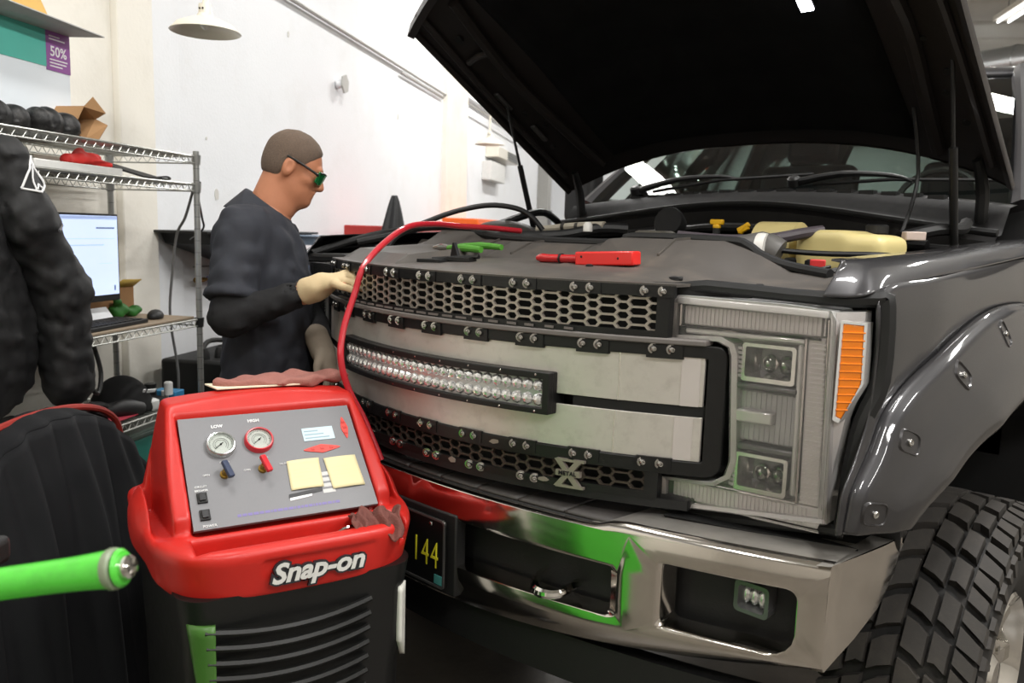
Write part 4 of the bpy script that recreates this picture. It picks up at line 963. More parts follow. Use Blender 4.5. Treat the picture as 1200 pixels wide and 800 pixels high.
f = lambda p: su(.03, ell_(p, (-.52, .72, 1.56), (.12, .12, .06)), ell_(p, (-.62, .85, 1.57), (.12, .1, .05)))
sdf_build('air_filter_box', f, (-.8, .55, 1.45), (-.35, 1.0, 1.67), .012, M('dusty_dark_plastic', '#3d3a36', .5, dirt='#6a645b', dirt_amt=.5), T)
MB().box(-.76, -.56, .95, 1.25, 1.40, 1.60).build('battery', mBlkP, T, bevel=.01)
MB().tube([(-.74, .9, 1.6), (-.70, 1.1, 1.66), (-.78, 1.3, 1.64), (-.82, 1.4, 1.60)], .015, 8, smooth=4).build('wire_loom', mHose, T)
MB().tube([(-.4, 1.36, 1.58), (.0, 1.33, 1.62), (.4, 1.34, 1.60), (.7, 1.3, 1.58)], .016, 8, smooth=5).build('wire_loom', mHose, T)
MB().tube([(.70, 1.05, 1.60), (.76, 1.15, 1.625), (.80, 1.25, 1.63), (.78, 1.38, 1.65)], .018, 8, smooth=4).build('wire_loom', mHose, T)
MB().obox((.745, 1.02, 1.605), (.03, .012, .012), (0, 0, .9)).build('connector', M('conn_red_white', '#b7a69c', .5), T, bevel=.003)
random.seed(11)
for k in range(16):
    x = random.uniform(-.7, .55); y = random.uniform(.55, 1.3); h = random.uniform(.02, .05)
    MB().obox((x, y, 1.50+h*.6), (random.uniform(.02, .06), random.uniform(.02, .05), h), (0, 0, random.uniform(-.5, .5))).build('module', M(['engine_bay_black', 'dusty_dark_plastic', 'black_textured_plastic'][k % 3]), T, bevel=.006)
# far side fender upper edge black liner
MB().tube([(-.86, .16, 1.49), (-.85, .30, 1.53), (-.80, .42, 1.565), (-.62, .47, 1.59)], .012, 8, smooth=4).build('fender_liner', mRub, T)

# --- things lying on the truck
mRed = M('red_tool_plastic', '#d8241f', .35, var=.05, coat=.2)
t = thing('scraper_tool', 'red tool with round handle and square block on the radiator cover', 'tool', (.25, .2, 1.508))
MB().tube([(.098, .205, 1.519), (.112, .205, 1.520), (.135, .205, 1.520), (.245, .20, 1.523)], [.007, .0115, .0105, .0105], 14).build('handle', M('dark_red_handle', '#b51f22', .25, coat=.5), t)
MB().lathe([(.0125, 0), (.0125, .006)], (.175, .203, 1.5215), (1, 0, 0), 14).build('handle_ring', mBlkM, t)
b = MB(); b.obox((.318, .205, 1.528), (.078, .022, .0165), (0, -.05, .12)); part_label(b.build('tool_head', mRed, t, bevel=.004), 'bright red block')
for x in (.262, .36): MB().ball((x, .1755+.13*(x-.262), 1.53), (.003, .002, .003), 8, 5).build('screw', mBlkM, t)
t = thing('pliers', 'pliers with green handles lying on the radiator cover by the latch', 'tool', (-.2, .2, 1.51))
mGr = M('green_grip', '#4a8a2c', .4)
b = MB(); b.tube([(-.235, .20, 1.532), (-.17, .192, 1.534), (-.095, .192, 1.532)], [.007, .011, .009], 10, smooth=3); b.build('grip', mGr, t)
b = MB(); b.tube([(-.21, .22, 1.538), (-.14, .235, 1.542), (-.06, .235, 1.540)], [.007, .010, .008], 10, smooth=3); b.build('grip', mGr, t)
b = MB(); b.tube([(-.225, .205, 1.533), (-.27, .205, 1.533), (-.30, .202, 1.531)], [.007, .011, .004], 10); b.build('jaw', mBolt, t)
# work light
t = thing('work_light', 'lit LED work light hooked under the open hood', 'lamp', (.47, .85, 2.2))
p0 = Vector((.468, .86, 2.205)); p1 = p0+hd*.42+Vector((.0, 0, .0))
side = Vector((1, 0, 0)); nn = -hn
def bar_(f0, f1, h0, h1): return [[p0+hd*.004*0+side*s_*f0+nn*h for s_, h in ((-1, h0), (1, h0), (1, h1), (-1, h1))], [p1+side*s_*f1+nn*h for s_, h in ((-1, h0), (1, h0), (1, h1), (-1, h1))]]
MB().loft(bar_(.022, .022, -.03, -.001)).build('housing', mBlkM, t, bevel=.004)
MB().loft(bar_(.017, .017, -.0005, .006)).build('light_strip', M('lit_led_strip', '#f4f2ff', .4, var=0, emit=14), t)
for k in (.15, .85):
    p = p0.lerp(p1, k); MB().tube([p-nn*.02, p-nn*.05+side*.01, p-nn*.11], .004, 6).build('hook', mBolt, t)
# ------------------------------------------------------------------ red service machine (local axes u right, v back, z up)
ang = math.atan2(.96, .28)
MO = Vector((.09, -.51, 0))+Vector((.28, .96, 0))*.03
A_ = thing('service_machine', 'red and black air conditioning service machine with two gauges, in front of bumper', 'machine', MO, ang)
MM = BASE[A_]
mR = M('red_moulded_plastic', '#bd241d', .38, var=.05, scale=25, bump=.03, bscale=200, dirt='#a3221d', dirt_amt=.25, dirt_scale=9)
mB = M('black_moulded_plastic', '#131313', .42, var=.15, scale=40, bump=.03)
K = .9; nrm = 1/math.sqrt(1+K*K)
def pp(u, v, f=0): return (u, v-f*K*nrm, .96+K*(v-.1)+f*nrm)     # point on the panel plane, lifted by f
def housing(p):
    u, v, z = p[:, 0], p[:, 1], p[:, 2]
    au = np.abs(u)
    front = -(v+.022-.10*u*u)                                # bowed front
    plan = smax(smax(front, (au*.60-(v-.0)*.42-.132+.0*z), .05), smax(au-.285, v-.52, .05), .05)
    sk = smax(plan+.15*np.maximum(0, .93-z), smax(z-.955, .842-z+.10*np.maximum(0, v-.1), .012), .02)
    # console wedge
    w = smax(z-(.972+K*(v-.1)), smax(z-1.178-.015*(1-(u/.22)**2), smax(.098-.0*z-v+.02, v-.50+.35*(z-.95), .01), .01), .008)
    con = smax(w, smax(au-.255+.16*(z-.93), .86-z, .01), .012)
    lob = ell_(p*np.array([[1, 1, 1]]), (0, .30, .93), (.305, .27, .165))
    lob = smax(lob, -(au-.2), .02)
    d = su(.010, sk, con); d = smin(d, smax(lob, au-.30, .012), .012)
    # grooves between wing and console
    gr = np.maximum(np.abs(au-.250)-.016, np.maximum(.955-z-.15*(v-.1), np.abs(v-.28)-.17)); d = smax(d, -gr, .008)
    # panel recess
    h = (z-.96-K*(v-.1))*nrm; along = (v-.1)/nrm
    rec = np.maximum(np.maximum(np.abs(u+.0)-.199, np.abs(h)-.03), np.abs(v-.207)-.105); rec = rec*.8
    d = smax(d, -rec, .004)
    tray = np.maximum(np.maximum(np.abs(u-.01)-.215, np.abs(v-.052)-.034), .905-z); d = smax(d, -tray, .014)
    logo = np.maximum(np.maximum(np.abs(u-.03)-.115, np.abs(z-.899)-.028), v+.016); d = smax(d, -logo, .008)
    return d
HS = sdf_build('housing', housing, (-.34, -.07, .80), (.34, .58, 1.24), .005, mR, A_, MM, relax=1)
def mm(): return MB(MM)
# control panel
mPan = M('grey_control_panel', '#77777a', .45, var=.04, scale=200)
b = mm(); b.loft([[pp(u, v, -.006) for u, v in ((-.197, .104), (.197, .104), (.194, .310), (-.194, .310))], [pp(u, v, .002) for u, v in ((-.197, .104), (.197, .104), (.194, .310), (-.194, .310))]])
PN = b.build('control_panel', mPan, A_)
zax = Vector((0, -K*nrm, nrm)); R3 = MM.to_3x3()
def PF(u, v, f): return frame(MM @ Vector(pp(u-.03, v, f)), R3 @ Vector((1, 0, 0)), R3 @ zax)
def ax(u, v, f=0): return Vector(pp(u-.03, v, f))            # u as measured -> centred
mWht = M('gauge_face', '#e6e5e0', .4, var=.03); mInk = M('print_black', '#1d1d1d', .5); mPrW = M('print_white', '#e4e4e4', .5)
def gauge(u, v, rimc, lbl):
    g = mm().lathe([(.032, -.004), (.032, .012), (.0295, .016), (.0272, .0155), (.0272, .008)], ax(u, v), zax, 36, cap=False).build('gauge_bezel', rimc, A_, smooth=40); part_label(g, lbl)
    mm().lathe([(.0275, .006), (.0275, .009)], ax(u, v), zax, 36).build('gauge_face', mWht, g)
    Fm = PF(u, v, .0096)
    def fp(r, a): return Fm @ Vector((r*math.cos(a), r*math.sin(a), 0))
    b = MB()
    for k in range(31):
        a = math.radians(225-9*k); r0 = .0245; r1 = .021 if k % 5 == 0 else .0225
        t_ = Fm.to_3x3() @ Vector((-math.sin(a), math.cos(a), 0)); q = .0004
        A, B = fp(r0, a), fp(r1, a); zz = Fm.to_3x3() @ Vector((0, 0, .0004)); b.loft([[A-t_*q, A+t_*q, A+t_*q+zz, A-t_*q+zz], [B-t_*q, B+t_*q, B+t_*q+zz, B-t_*q+zz]])
    for r in (.016, .012):
        b.tube([fp(r, math.radians(225-9*k)) for k in range(31)], .0004, 4)
    b.build('gauge_scale', mInk, g, smooth=0)
    b = MB(); a = math.radians(218); A, B = fp(-.006, a), fp(.018, a); b.tube([A+Fm.to_3x3()@Vector((0,0,.0015)), B+Fm.to_3x3()@Vector((0,0,.0015))], [.001, .0004], 6); b.ball(fp(0, 0)+Fm.to_3x3()@Vector((0,0,.001)), .0024, 8, 6); b.build('needle', mInk, g)
    mm().lathe([(.027, .0148), (.027, .0152)], ax(u, v), zax, 36).build('gauge_glass', mLens, g)
gauge(-.085, .250, M('gauge_chrome', '#b9bab9', .2, .8), 'silver rimmed low pressure gauge'); gauge(-.002, .252, M('gauge_red', '#c2303a', .3), 'red rimmed high pressure gauge')
text('LOW', .0105, PF(-.085, .289, .0026), mPrW, A_, off=.0003); text('HIGH', .0105, PF(-.004, .294, .0026), mPrW, A_, off=.0003)
text('CLOSED', .0055, PF(-.083, .2185, .0026), mPrW, A_); text('CLOSED', .0055, PF(.0, .2185, .0026), mPrW, A_)
text('OPEN', .0055, PF(-.125, .198, .0026), mPrW, A_); text('OPEN', .0055, PF(-.040, .199, .0026), mPrW, A_); text('OIL INJECT', .0055, PF(.045, .203, .0026), mPrW, A_)
text('CIRCUIT', .0065, PF(-.140, .1785, .0026), mPrW, A_); text('BREAKER', .0065, PF(-.140, .1715, .0026), mPrW, A_); text('POWER', .008, PF(-.135, .109, .0026), mPrW, A_)
def valve(u, v, c1, lbl):
    k = mm().lathe([(.010, 0), (.010, .008), (.007, .010), (.006, .022)], ax(u-.004, v), zax, 18).build('valve_stem', M('brass', '#9a7a35', .3, .8), A_)
    b = mm(); c = ax(u, v, .026); b.obox(c, (.0065, .021, .005), Matrix(((math.cos(.35), -math.sin(.35), 0), (math.sin(.35), math.cos(.35), 0), (0, 0, 1))).to_3x3() @ Euler((math.atan(K), 0, 0)).to_matrix()); part_label(b.build('valve_knob', c1, A_, bevel=.002), lbl)
valve(-.084, .195, M('navy_knob', '#2c3650', .35), 'dark blue valve lever'); valve(-.003, .197, M('red_knob', '#c3202a', .3), 'red valve lever')
for v in (.158, .128):
    b = mm(); b.obox(ax(-.141, v, .003), (.010, .012, .004), (math.atan(K), 0, 0)); s_ = b.build('switch', mBlkM, A_, bevel=.001); b = mm(); b.obox(ax(-.141, v, .008), (.0065, .008, .004), (math.atan(K)+.15, 0, 0)); b.build('rocker', M('rocker_grey', '#2d2d2f', .3), s_, bevel=.001)
b = mm(); b.loft([[pp(u-.03, v, f) for u, v in ((.099, .242), (.172, .242), (.172, .268), (.099, .268))] for f in (.001, .0035)]); b.build('display', M('lcd_display', '#b9cdd6', .25, var=.04, emit=.15), A_)
b = mm()
for k in range(3): b.loft([[pp(u-.03, v, f) for u, v in ((.103, .246+k*.007), (.16-.012*k, .246+k*.007), (.16-.012*k, .2485+k*.007), (.103, .2485+k*.007))] for f in (.0034, .0038)])
b.build('display_text', M('lcd_faint', '#8fa5b0', .4), A_, smooth=0)
mBtn = M('button_red', '#d8443c', .4)
def leaf(u, v, a, b_, lbl):
    P = [(a*math.cos(t)*(1 if True else 0), b_*math.sin(t)*abs(math.sin(t))**.2) for t in [2*PI*k/24 for k in range(24)]]
    if a > b_: P = [(a*math.cos(t)*abs(math.cos(t))**.15, b_*math.sin(t)*(1-.55*abs(math.cos(t)))) for t in [2*PI*k/24 for k in range(24)]]
    else: P = [(a*math.cos(t)*(1-.55*abs(math.sin(t))), b_*math.sin(t)) for t in [2*PI*k/24 for k in range(24)]]
    o = mm().loft([[pp(u-.03+x, v+y*nrm, f) for x, y in P] for f in (.001, .004)]).build('button_pad', mBtn, A_); part_label(o, lbl)
    bb = mm()
    for k in (-1, 0, 1):
        x, y = (k*a*.5, 0) if a > b_ else (0, k*b_*.5)
        bb.loft([[pp(u-.03+x+dx, v+(y+dy)*nrm, f) for dx, dy in ((-.004, -.003), (.004, -.003), (.004, .003), (-.004, .003))] for f in (.004, .0052)])
    bb.build('button', M('button_dark_red', '#c03a34', .4), o, bevel=.0005)
leaf(.201, .262, .0085, .031, 'vertical red key pad'); leaf(.135, .224, .043, .0115, 'horizontal red key pad')
# faint purple print line
b = mm(); random.seed(5); u = -.078
while u < .142:
    w = random.uniform(.003, .011); b.loft([[pp(u-.03, v, f) for u, v in ((u, .117), (u+w, .117), (u+w, .1215), (u, .1215))] for f in (.0018, .0024)]); u += w+.0022
b.build('faded_print', M('faded_purple', '#7a70a5', .6), A_, smooth=0)
# notes
mNote = M('cream_note_paper', '#d8cda2', .8, var=.03)
def note(u0, u1, v0, v1, curl, sk, lbl):
    def f(a, c): 
        lift = .004+curl*max(0, c-.75)**2*6+.002*math.sin(3*a)
        return pp(u0+(u1-u0)*a+sk*(c-.5)-.03, v0+(v1-v0)*c, lift)
    t = mm().grid(f, 10, 10).build('paper_note', mNote, smooth=60, solid=.0006); tag(t, lbl, 'note')
    b = mm()
    for k in range(4):
        b.grid(lambda a, c: tuple(Vector(f(.15+(.6-.1*(k % 2))*a, .3+.12*k+.012*c))+zax*.0005), 6, 1)
    b.build('pencil_line', M('faint_pencil', '#cfc69b', .8), t)
note(.045, .118, .150, .205, .006, .004, 'cream sticky note with curled corner, left of two on the machine panel'); note(.133, .208, .143, .203, .003, -.004, 'square cream sticky note, right of two on the machine panel')
b = mm(); b.loft([[pp(u-.03, v, f) for u, v in ((.034, .137), (.110, .142), (.112, .149), (.036, .144))] for f in (.0018, .003)]); t = b.build('tape_strip', M('torn_tape_black', '#2b2b2d', .4)); tag(t, 'torn black and white tape strip below the left note', 'tape')
b = mm(); b.loft([[pp(u-.03, v, f) for u, v in ((.036, .132), (.085, .136), (.086, .140), (.037, .137))] for f in (.0018, .0032)]); b.build('white_edge', mPrW, t)
b = mm()
for k in range(4): b.loft([[pp(u-.03, v, f) for u, v in ((.112, .178-k*.011), (.140, .178-k*.011), (.140, .171-k*.011), (.112, .171-k*.011))] for f in (.0018, .0024)])
b.build('spec_sticker', M('sticker_white', '#bdbdbb', .5), A_, smooth=0)
# logo on the front
for mt, of, ex_, y in ((M('logo_dark', '#26262a', .4), .0042, .004, -.0205), (M('logo_silver', '#dddcd9', .25, .35), .0004, .0052, -.0205)):
    Fm = frame(MM @ Vector((.02, y, .897)), R3 @ Vector((1, .035, 0)), R3 @ Vector((.035, -1, .12)))
    text('Snap-on', .054, Fm, mt, A_, name='logo_lettering', ext=ex_, shear=.3, off=of+.0012, spacing=.98, xs=1.12)
# body
def sect(z, wf, wb, v0, v1, bow, r=.05, n=6):
    P = []
    C = [(wf-r, v0+r, -90), (wb-r, v1-r, 0), (-wb+r, v1-r, 90), (-wf+r, v0+r, 180)]
    for cx, cy, a in C:
        for j in range(n+1): t_ = math.radians(a+90*j/n); P.append((cx+r*math.cos(t_), cy+r*math.sin(t_), z))
    return [(x, y-bow*max(0, 1-(x/wf)**2)*(1 if y < v0+r else 0), z) for x, y, z in P]
b = mm(); b.loft([sect(.10, .20, .24, .02, .50, .02), sect(.30, .215, .25, .01, .50, .02), sect(.62, .225, .255, .01, .50, .02), sect(.70, .232, .26, .005, .50, .02), sect(.80, .236, .262, .004, .50, .022), sect(.862, .245, .27, .0, .50, .024)])
BD = b.build('body', mB, A_, smooth=40)
for k in range(9):
    z = .80-k*.032; b = mm(); w = .168-.002*k
    pts = [(-.03+x, .004-.030*(1-(x/.20)**2)-.004, z-.012*(1-(x/w)**2)) for x in [w*(j/12*2-1) for j in range(13)]]; b.tube(pts, .0075, 6); b.build('louver', M('louver_black', '#141413', .38), BD)
mGB = M('green_bottle_window', '#4a7434', .3, var=.12, scale=10, trans=.15)
def fr_(x): return .006-.022*max(0, 1-(x/.235)**2)
def win(u0, u1, z0, z1, slant):
    return mm().grid(lambda a, c: ((lambda x, z: (x, fr_(x)-.010+(.045*max(0, (abs(x)-.185)/.05)**2), z))(u0+(u1-u0)*a+slant*(1-c)*(1-a), z0+(z1-z0)*c-.05*(1-c)*a)), 8, 8)
part_label(win(-.224, -.180, .645, .812, .018).build('bottle_window', mGB, BD, solid=.012), 'green bottle window')
part_label(win(.208, .229, .68, .806, .0).build('bottle_window', M('white_bottle_window', '#d9d8d0', .4), BD, solid=.012), 'white bottle window')
for s in (-1, 1):
    mm().lathe([(.10, -.025), (.12, -.018), (.12, .018), (.10, .025)], (s*.29, .42, .125), (1, 0, 0), 28).build('wheel', mB, A_); mm().lathe([(.04, -.02), (.04, .02)], (s*.22, .06, .045), (1, 0, 0), 16).build('caster', mB, A_)
    mm().box(s*.22-.015, s*.22+.015, .045, .075, .07, .12).build('caster_fork', mGrey, A_)
mm().cyl((-.29, .42, .125), (.29, .42, .125), .012).build('axle', mGrey, A_)
# tray contents and cloths
mRag = M('pink_shop_cloth', '#96635a', .95, var=.12, scale=60, bump=.3, bscale=300)
mRag2 = M('dirty_pink_cloth', '#6b3f38', .95, var=.25, scale=25, bump=.3, bscale=300)
def rag1(p):
    u, v, z = p[:, 0], p[:, 1], p[:, 2]
    h = .012+.006*np.sin(40*u+3)*np.cos(50*v)+.004*np.sin(90*u+20*v)
    r = np.sqrt(((u-.075)/.155)**2+((v-.435)/.06)**2)-1-.12*np.sin(6*np.arctan2(v-.435, u-.075)+1)
    return smax(np.abs(z-1.2018)-h*.8, r*.06, .008)
o = sdf_build('shop_cloth', rag1, (-.12, .34, 1.17), (.26, .53, 1.24), .005, mRag, None, MM); tag(o, 'folded pink shop cloth lying on top of the red machine', 'cloth')
def rag2(u, v):
    x = .150+.105*u-.02*v; 
    return MM @ Vector((x-.03+.004*math.sin(17*v), .075-.085*v+.006*math.sin(19*u+6*v)*(1-.3*v)+.012*math.sin(5*u), .952+.008*math.sin(17*u+2+3*v)*math.sin(3*v+.6)+.005*math.sin(31*u-9*v)+.018*math.sin(PI*min(1, v*1.1))-.03*max(0, v-.72)*3*(u > .3)))
o = MB().grid(rag2, 40, 30).build('shop_cloth', mRag2, smooth=80, solid=.004, sub=1); tag(o, 'crumpled dirty pink cloth draped over the machine tray edge', 'cloth')
b = mm(); b.loft([[(u, v, 1.196) for u, v in ((-.095, .385), (.115, .375), (.12, .44), (-.11, .455))], [(u, v, 1.199) for u, v in ((-.095, .385), (.115, .375), (.12, .44), (-.11, .455))]]); o = b.build('paper_sheet', M('cream_paper', '#e6dcc2', .7)); tag(o, 'cream paper sheet under the pink cloth on the machine', 'paper')
b = mm(); b.loft([[(u, v, 1.1995) for u, v in ((-.085, .425), (-.05, .42), (-.045, .445), (-.08, .45))], [(u, v, 1.203) for u, v in ((-.085, .425), (-.05, .42), (-.045, .445), (-.08, .45))]]); o = b.build('tag_card', M('orange_tag', '#e29a2a', .6)); tag(o, 'small orange tag on the paper on the machine top', 'card')
b = mm(); b.tube([(.06, .05, .914), (.10, .055, .935), (.14, .052, .94), (.15, .05, .92)], .006, 8, smooth=3); o = b.build('hose_fitting', mChrome); tag(o, 'bright metal fitting lying in the machine tray', 'fitting')
b = mm()
for k in range(5): b.obox((-.13+k*.035, .05+.01*(k % 2), .912), (.012, .006, .005), (0, 0, k))
o = b.build('debris', M('tray_debris', '#5b5248', .8)); o['kind'] = 'stuff'; tag(o, 'loose small debris in the red machine tray', 'debris')
# hoses from the machine to the truck
mHR = M('red_hose', '#b3202c', .3, coat=.4)
o = MB().tube([(-.12, -.12, 1.0), (-.165, -.14, 1.10), (-.19, -.17, 1.178), (-.204, -.184, 1.256), (-.233, -.155, 1.326), (-.256, -.106, 1.409), (-.262, -.072, 1.4815), (-.296, .02, 1.541), (-.325, .13, 1.588), (-.345, .25, 1.598), (-.345, .34, 1.594), (-.32, .44, 1.592), (-.28, .55, 1.585)], .0085, 10, smooth=6).build('red_hose', mHR); tag(o, 'red rubber hose looping from the machine into the engine bay', 'hose')
o = MB().tube([(-.60, .26, 1.50), (-.58, .30, 1.56), (-.50, .385, 1.617), (-.44, .45, 1.648), (-.38, .515, 1.664), (-.32, .57, 1.656), (-.28, .60, 1.63), (-.25, .62, 1.59)], .0085, 10, smooth=5).build('black_cable', mHose); tag(o, 'black cable arching over the far side of engine bay', 'cable')
# ------------------------------------------------------------------ the mechanic (local axes x forward, y left, z up)
PO = Vector((-.775, -.06, 0)); pang = math.atan2(.82, .572)
PT = thing('person', 'mechanic in dark navy work shirt, green safety glasses and pale gloves beside truck', 'person', PO, pang)
PM = BASE[PT]
rs, re_, rw = (-.055, -.175, 1.555), (-.075, -.25, 1.325), (.120, -.275, 1.395)
ls, le, lw = (.01, .185, 1.555), (.13, .12, 1.29), (.160, -.09, 1.235)
def legs(p, g=0):
    d = None
    for s in (-1, 1):
        q = su(.04, cap_(p, (0, s*.095, .98), (.01, s*.11, .54), .085+g, .062+g), cap_(p, (.01, s*.11, .54), (-.02, s*.115, .10), .060+g, .045+g))
        d = q if d is None else su(.03, d, q)
    return su(.05, d, ell_(p, (-.01, 0, 1.0), (.115+g, .165+g, .12+g)))
def torso(p, g=0):
    return su(.08, ell_(p, (.0, 0, 1.08), (.115+g, .160+g, .16+g)), ell_(p, (.012, 0, 1.22), (.115+g, .155+g, .18+g)), ell_(p, (-.005, 0, 1.41), (.125+g, .180+g, .19+g)), cap_(p, (-.03, -.13, 1.565), (-.01, .13, 1.565), .058+g))
def rarm(p, g=0): return su(.03, cap_(p, rs, re_, .056+g, .044+g), cap_(p, re_, rw, .043+g, .029+g))
def larm(p, g=0): return su(.03, cap_(p, ls, le, .056+g, .044+g), cap_(p, le, lw, .043+g, .029+g))
HCn = np.array((.085, .0, 1.756)); HR = rotm(0, .42, .0); HS_ = .83         # head centre, nodding down
def hd_(p): return (p-HCn)@HR/HS_                                  # into head axes
def head(p):
    q = hd_(p)
    sk = ell_(q, (-.012, 0, .028), (.100, .077, .092))
    jaw = ell_(q, (.038, 0, -.062), (.062, .055, .056))
    chin = ell_(q, (.084, 0, -.100), (.020, .023, .019))
    face = ell_(q, (.040, 0, -.015), (.056, .058, .075))
    d = su(.03, sk, face, jaw); d = smin(d, chin, .025)
    nose = su(.010, cap_(q, (.094, 0, .012), (.118, 0, -.028), .008, .011), ell_(q, (.108, 0, -.034), (.014, .016, .009)))
    d = smin(d, nose, .012)
    d = su(.010, d, cap_(q, (.088, -.03, .026), (.092, .03, .026), .011))       # brow
    for s in (-1, 1):
        d = smax(d, -ell_(q, (.096, s*.031, .006), (.012, .017, .011)), .012)    # sockets
        d = smin(d, ell_(q, (.082, s*.031, .005), (.012, .013, .011)), .004)     # eyes
        d = smin(d, ell_(q, (.062, s*.045, -.020), (.022, .018, .018)), .02)     # cheeks
        ear = smax(ell_(q, (-.010, s*.078, -.008), (.020, .010, .033)), -ell_(q, (-.006, s*.090, -.004), (.011, .008, .020)), .006)
        d = smin(d, ear, .008)
    d = su(.006, d, cap_(q, (.099, -.017, -.058), (.099, .017, -.058), .0075), cap_(q, (.096, -.014, -.070), (.096, .014, -.070), .0075))
    d = smax(d, -cap_(q, (.107, -.020, -.064), (.107, .020, -.064), .0026), .004)
    d = d*HS_
    neck = su(.03, cap_(p, (-.015, 0, 1.57), (.045, 0, 1.715), .060, .054), cap_(p, (.02, 0, 1.60), (.085, 0, 1.675), .042, .038))
    return su(.025, d, neck)
def hand(p, w, f, up, s, curl=.4, g=0):
    # w wrist, f finger direction, up back-of-hand normal; s = which side the thumb leaves
    w = np.array(w); f = np.array(f, float); f /= np.linalg.norm(f); up = np.array(up, float); up -= f*(up@f); up /= np.linalg.norm(up); sd = np.cross(up, f)*s
    pc = w+f*.055
    A = np.stack([f, sd, up], 1)
    d = su(.02, ell_(p, pc, (.055+g, .043+g, .019+g), A), cap_(p, w-f*.02, w+f*.03, .028+g, .030+g))
    for k, (o, L) in enumerate(((.033, .074), (.011, .083), (-.012, .077), (-.034, .060))):
        b0 = w+f*.088+sd*o; a1 = curl*.6; a2 = curl*1.4
        b1 = b0+(f*math.cos(a1+.12*k)-up*math.sin(a1+.12*k))*L*.45+sd*o*.22; b2 = b1+(f*math.cos(a2)-up*math.sin(a2))*L*.33; b3 = b2+(f*math.cos(a2*1.4)-up*math.sin(a2*1.4))*L*.25
        d = smin(d, np.minimum(np.minimum(cap_(p, b0, b1, .0105+g, .0095+g), cap_(p, b1, b2, .0095+g, .0088+g)), cap_(p, b2, b3, .0088+g, .0075+g)), .004)
    t0 = w+f*.022+sd*.028; t1 = t0+f*.035+sd*.026-up*.012; t2 = t1+f*.030+sd*.006-up*.010
    return smin(d, np.minimum(cap_(p, t0, t1, .0135+g, .0115+g), cap_(p, t1, t2, .0115+g, .009+g)), .012)
RF, RU = np.array((.90, -.48, .42)), np.array((-.40, -.15, .90)); LF, LU = np.array((.36, -.45, -.80)), np.array((.75, -.20, .5))
rh0 = np.array(rw)+RF/np.linalg.norm(RF)*.035; lh0 = np.array(lw)+LF/np.linalg.norm(LF)*.03
def rhand(p, g=0): return hand(p, rh0, RF, RU, 1, .5, g)
def lhand(p, g=0): return hand(p, lh0, LF, LU, -1, .7, g)
mSkin = M('skin', '#b87b5c', .5, var=.08, scale=30, bump=.05, bscale=200)
BODY = sdf_build('body', lambda p: su(.025, legs(p), torso(p), head(p), rarm(p), larm(p), rhand(p), lhand(p)), (-.26, -.50, .06), (.42, .30, 1.90), .0085, mSkin, PT, PM)
# finer head shell is the same surface, slightly proud, carrying the features
HEADM = sdf_build('face', lambda p: smax(head(p)-.0012, 1.60-p[:, 2], .01), (-.10, -.11, 1.58), (.24, .11, 1.88), .0042, mSkin, PT, PM)
mHair = M('short_grey_brown_hair', '#66564a', .85, var=.35, scale=220, bump=.5, bscale=500)
def hair(p):
    q = hd_(p)
    sk = su(.03, ell_(q, (-.012, 0, .028), (.100, .077, .092)), ell_(q, (-.03, 0, -.02), (.074, .068, .075)))-.0035-.006*np.clip((q[:, 2]-.02)/.08, 0, 1)
    line = np.maximum(q[:, 0]*.95-q[:, 2]*.55-.032, -(q[:, 2]+.062+.0*q[:, 0]))
    line = np.maximum(line, np.where(q[:, 2] < .012, q[:, 0]+.022, -1))
    line = np.maximum(line, q[:, 0]-.088)
    return smax(sk+.0012*np.sin(150*q[:, 0])*np.sin(170*q[:, 1]), line, .012)*HS_
sdf_build('hair', hair, (-.08, -.10, 1.64), (.22, .10, 1.88), .0045, mHair, PT, PM)
# safety glasses
HMt = PM @ Matrix.Translation(Vector(HCn)) @ Matrix([list(r)+[0] for r in HR]+[[0, 0, 0, 1]]) @ Matrix.Scale(.83, 4)
mFr = M('black_glasses_frame', '#0f1512', .3)
def hm(): return MB(HMt)
b = hm()
for s in (-1, 1): b.tube([(-.028, s*.083, .024), (.02, s*.081, .020), (.075, s*.071, .012), (.094, s*.062, .008)], [.004, .0045, .0045, .006], 8, smooth=3)
b.tube([(.098, -.06, .020), (.112, -.03, .023), (.117, 0, .021), (.112, .03, .023), (.098, .06, .020)], .0035, 8, smooth=3)
GL = b.build('safety_glasses', mFr, PT)
mGL = M('green_mirror_lens', '#1d8a4a', .12, .55, var=.3, scale=15, coat=.6)
for s in (-1, 1):
    hm().grid(lambda u, v: (.118-.022*(abs(s*.008+s*.055*u)/.06)**2-.004*v, s*(.008+.055*u), 0.022-.046*v*(1-.35*(u-.4)**2)), 10, 8).build('lens', mGL, GL, smooth=80, solid=.002)
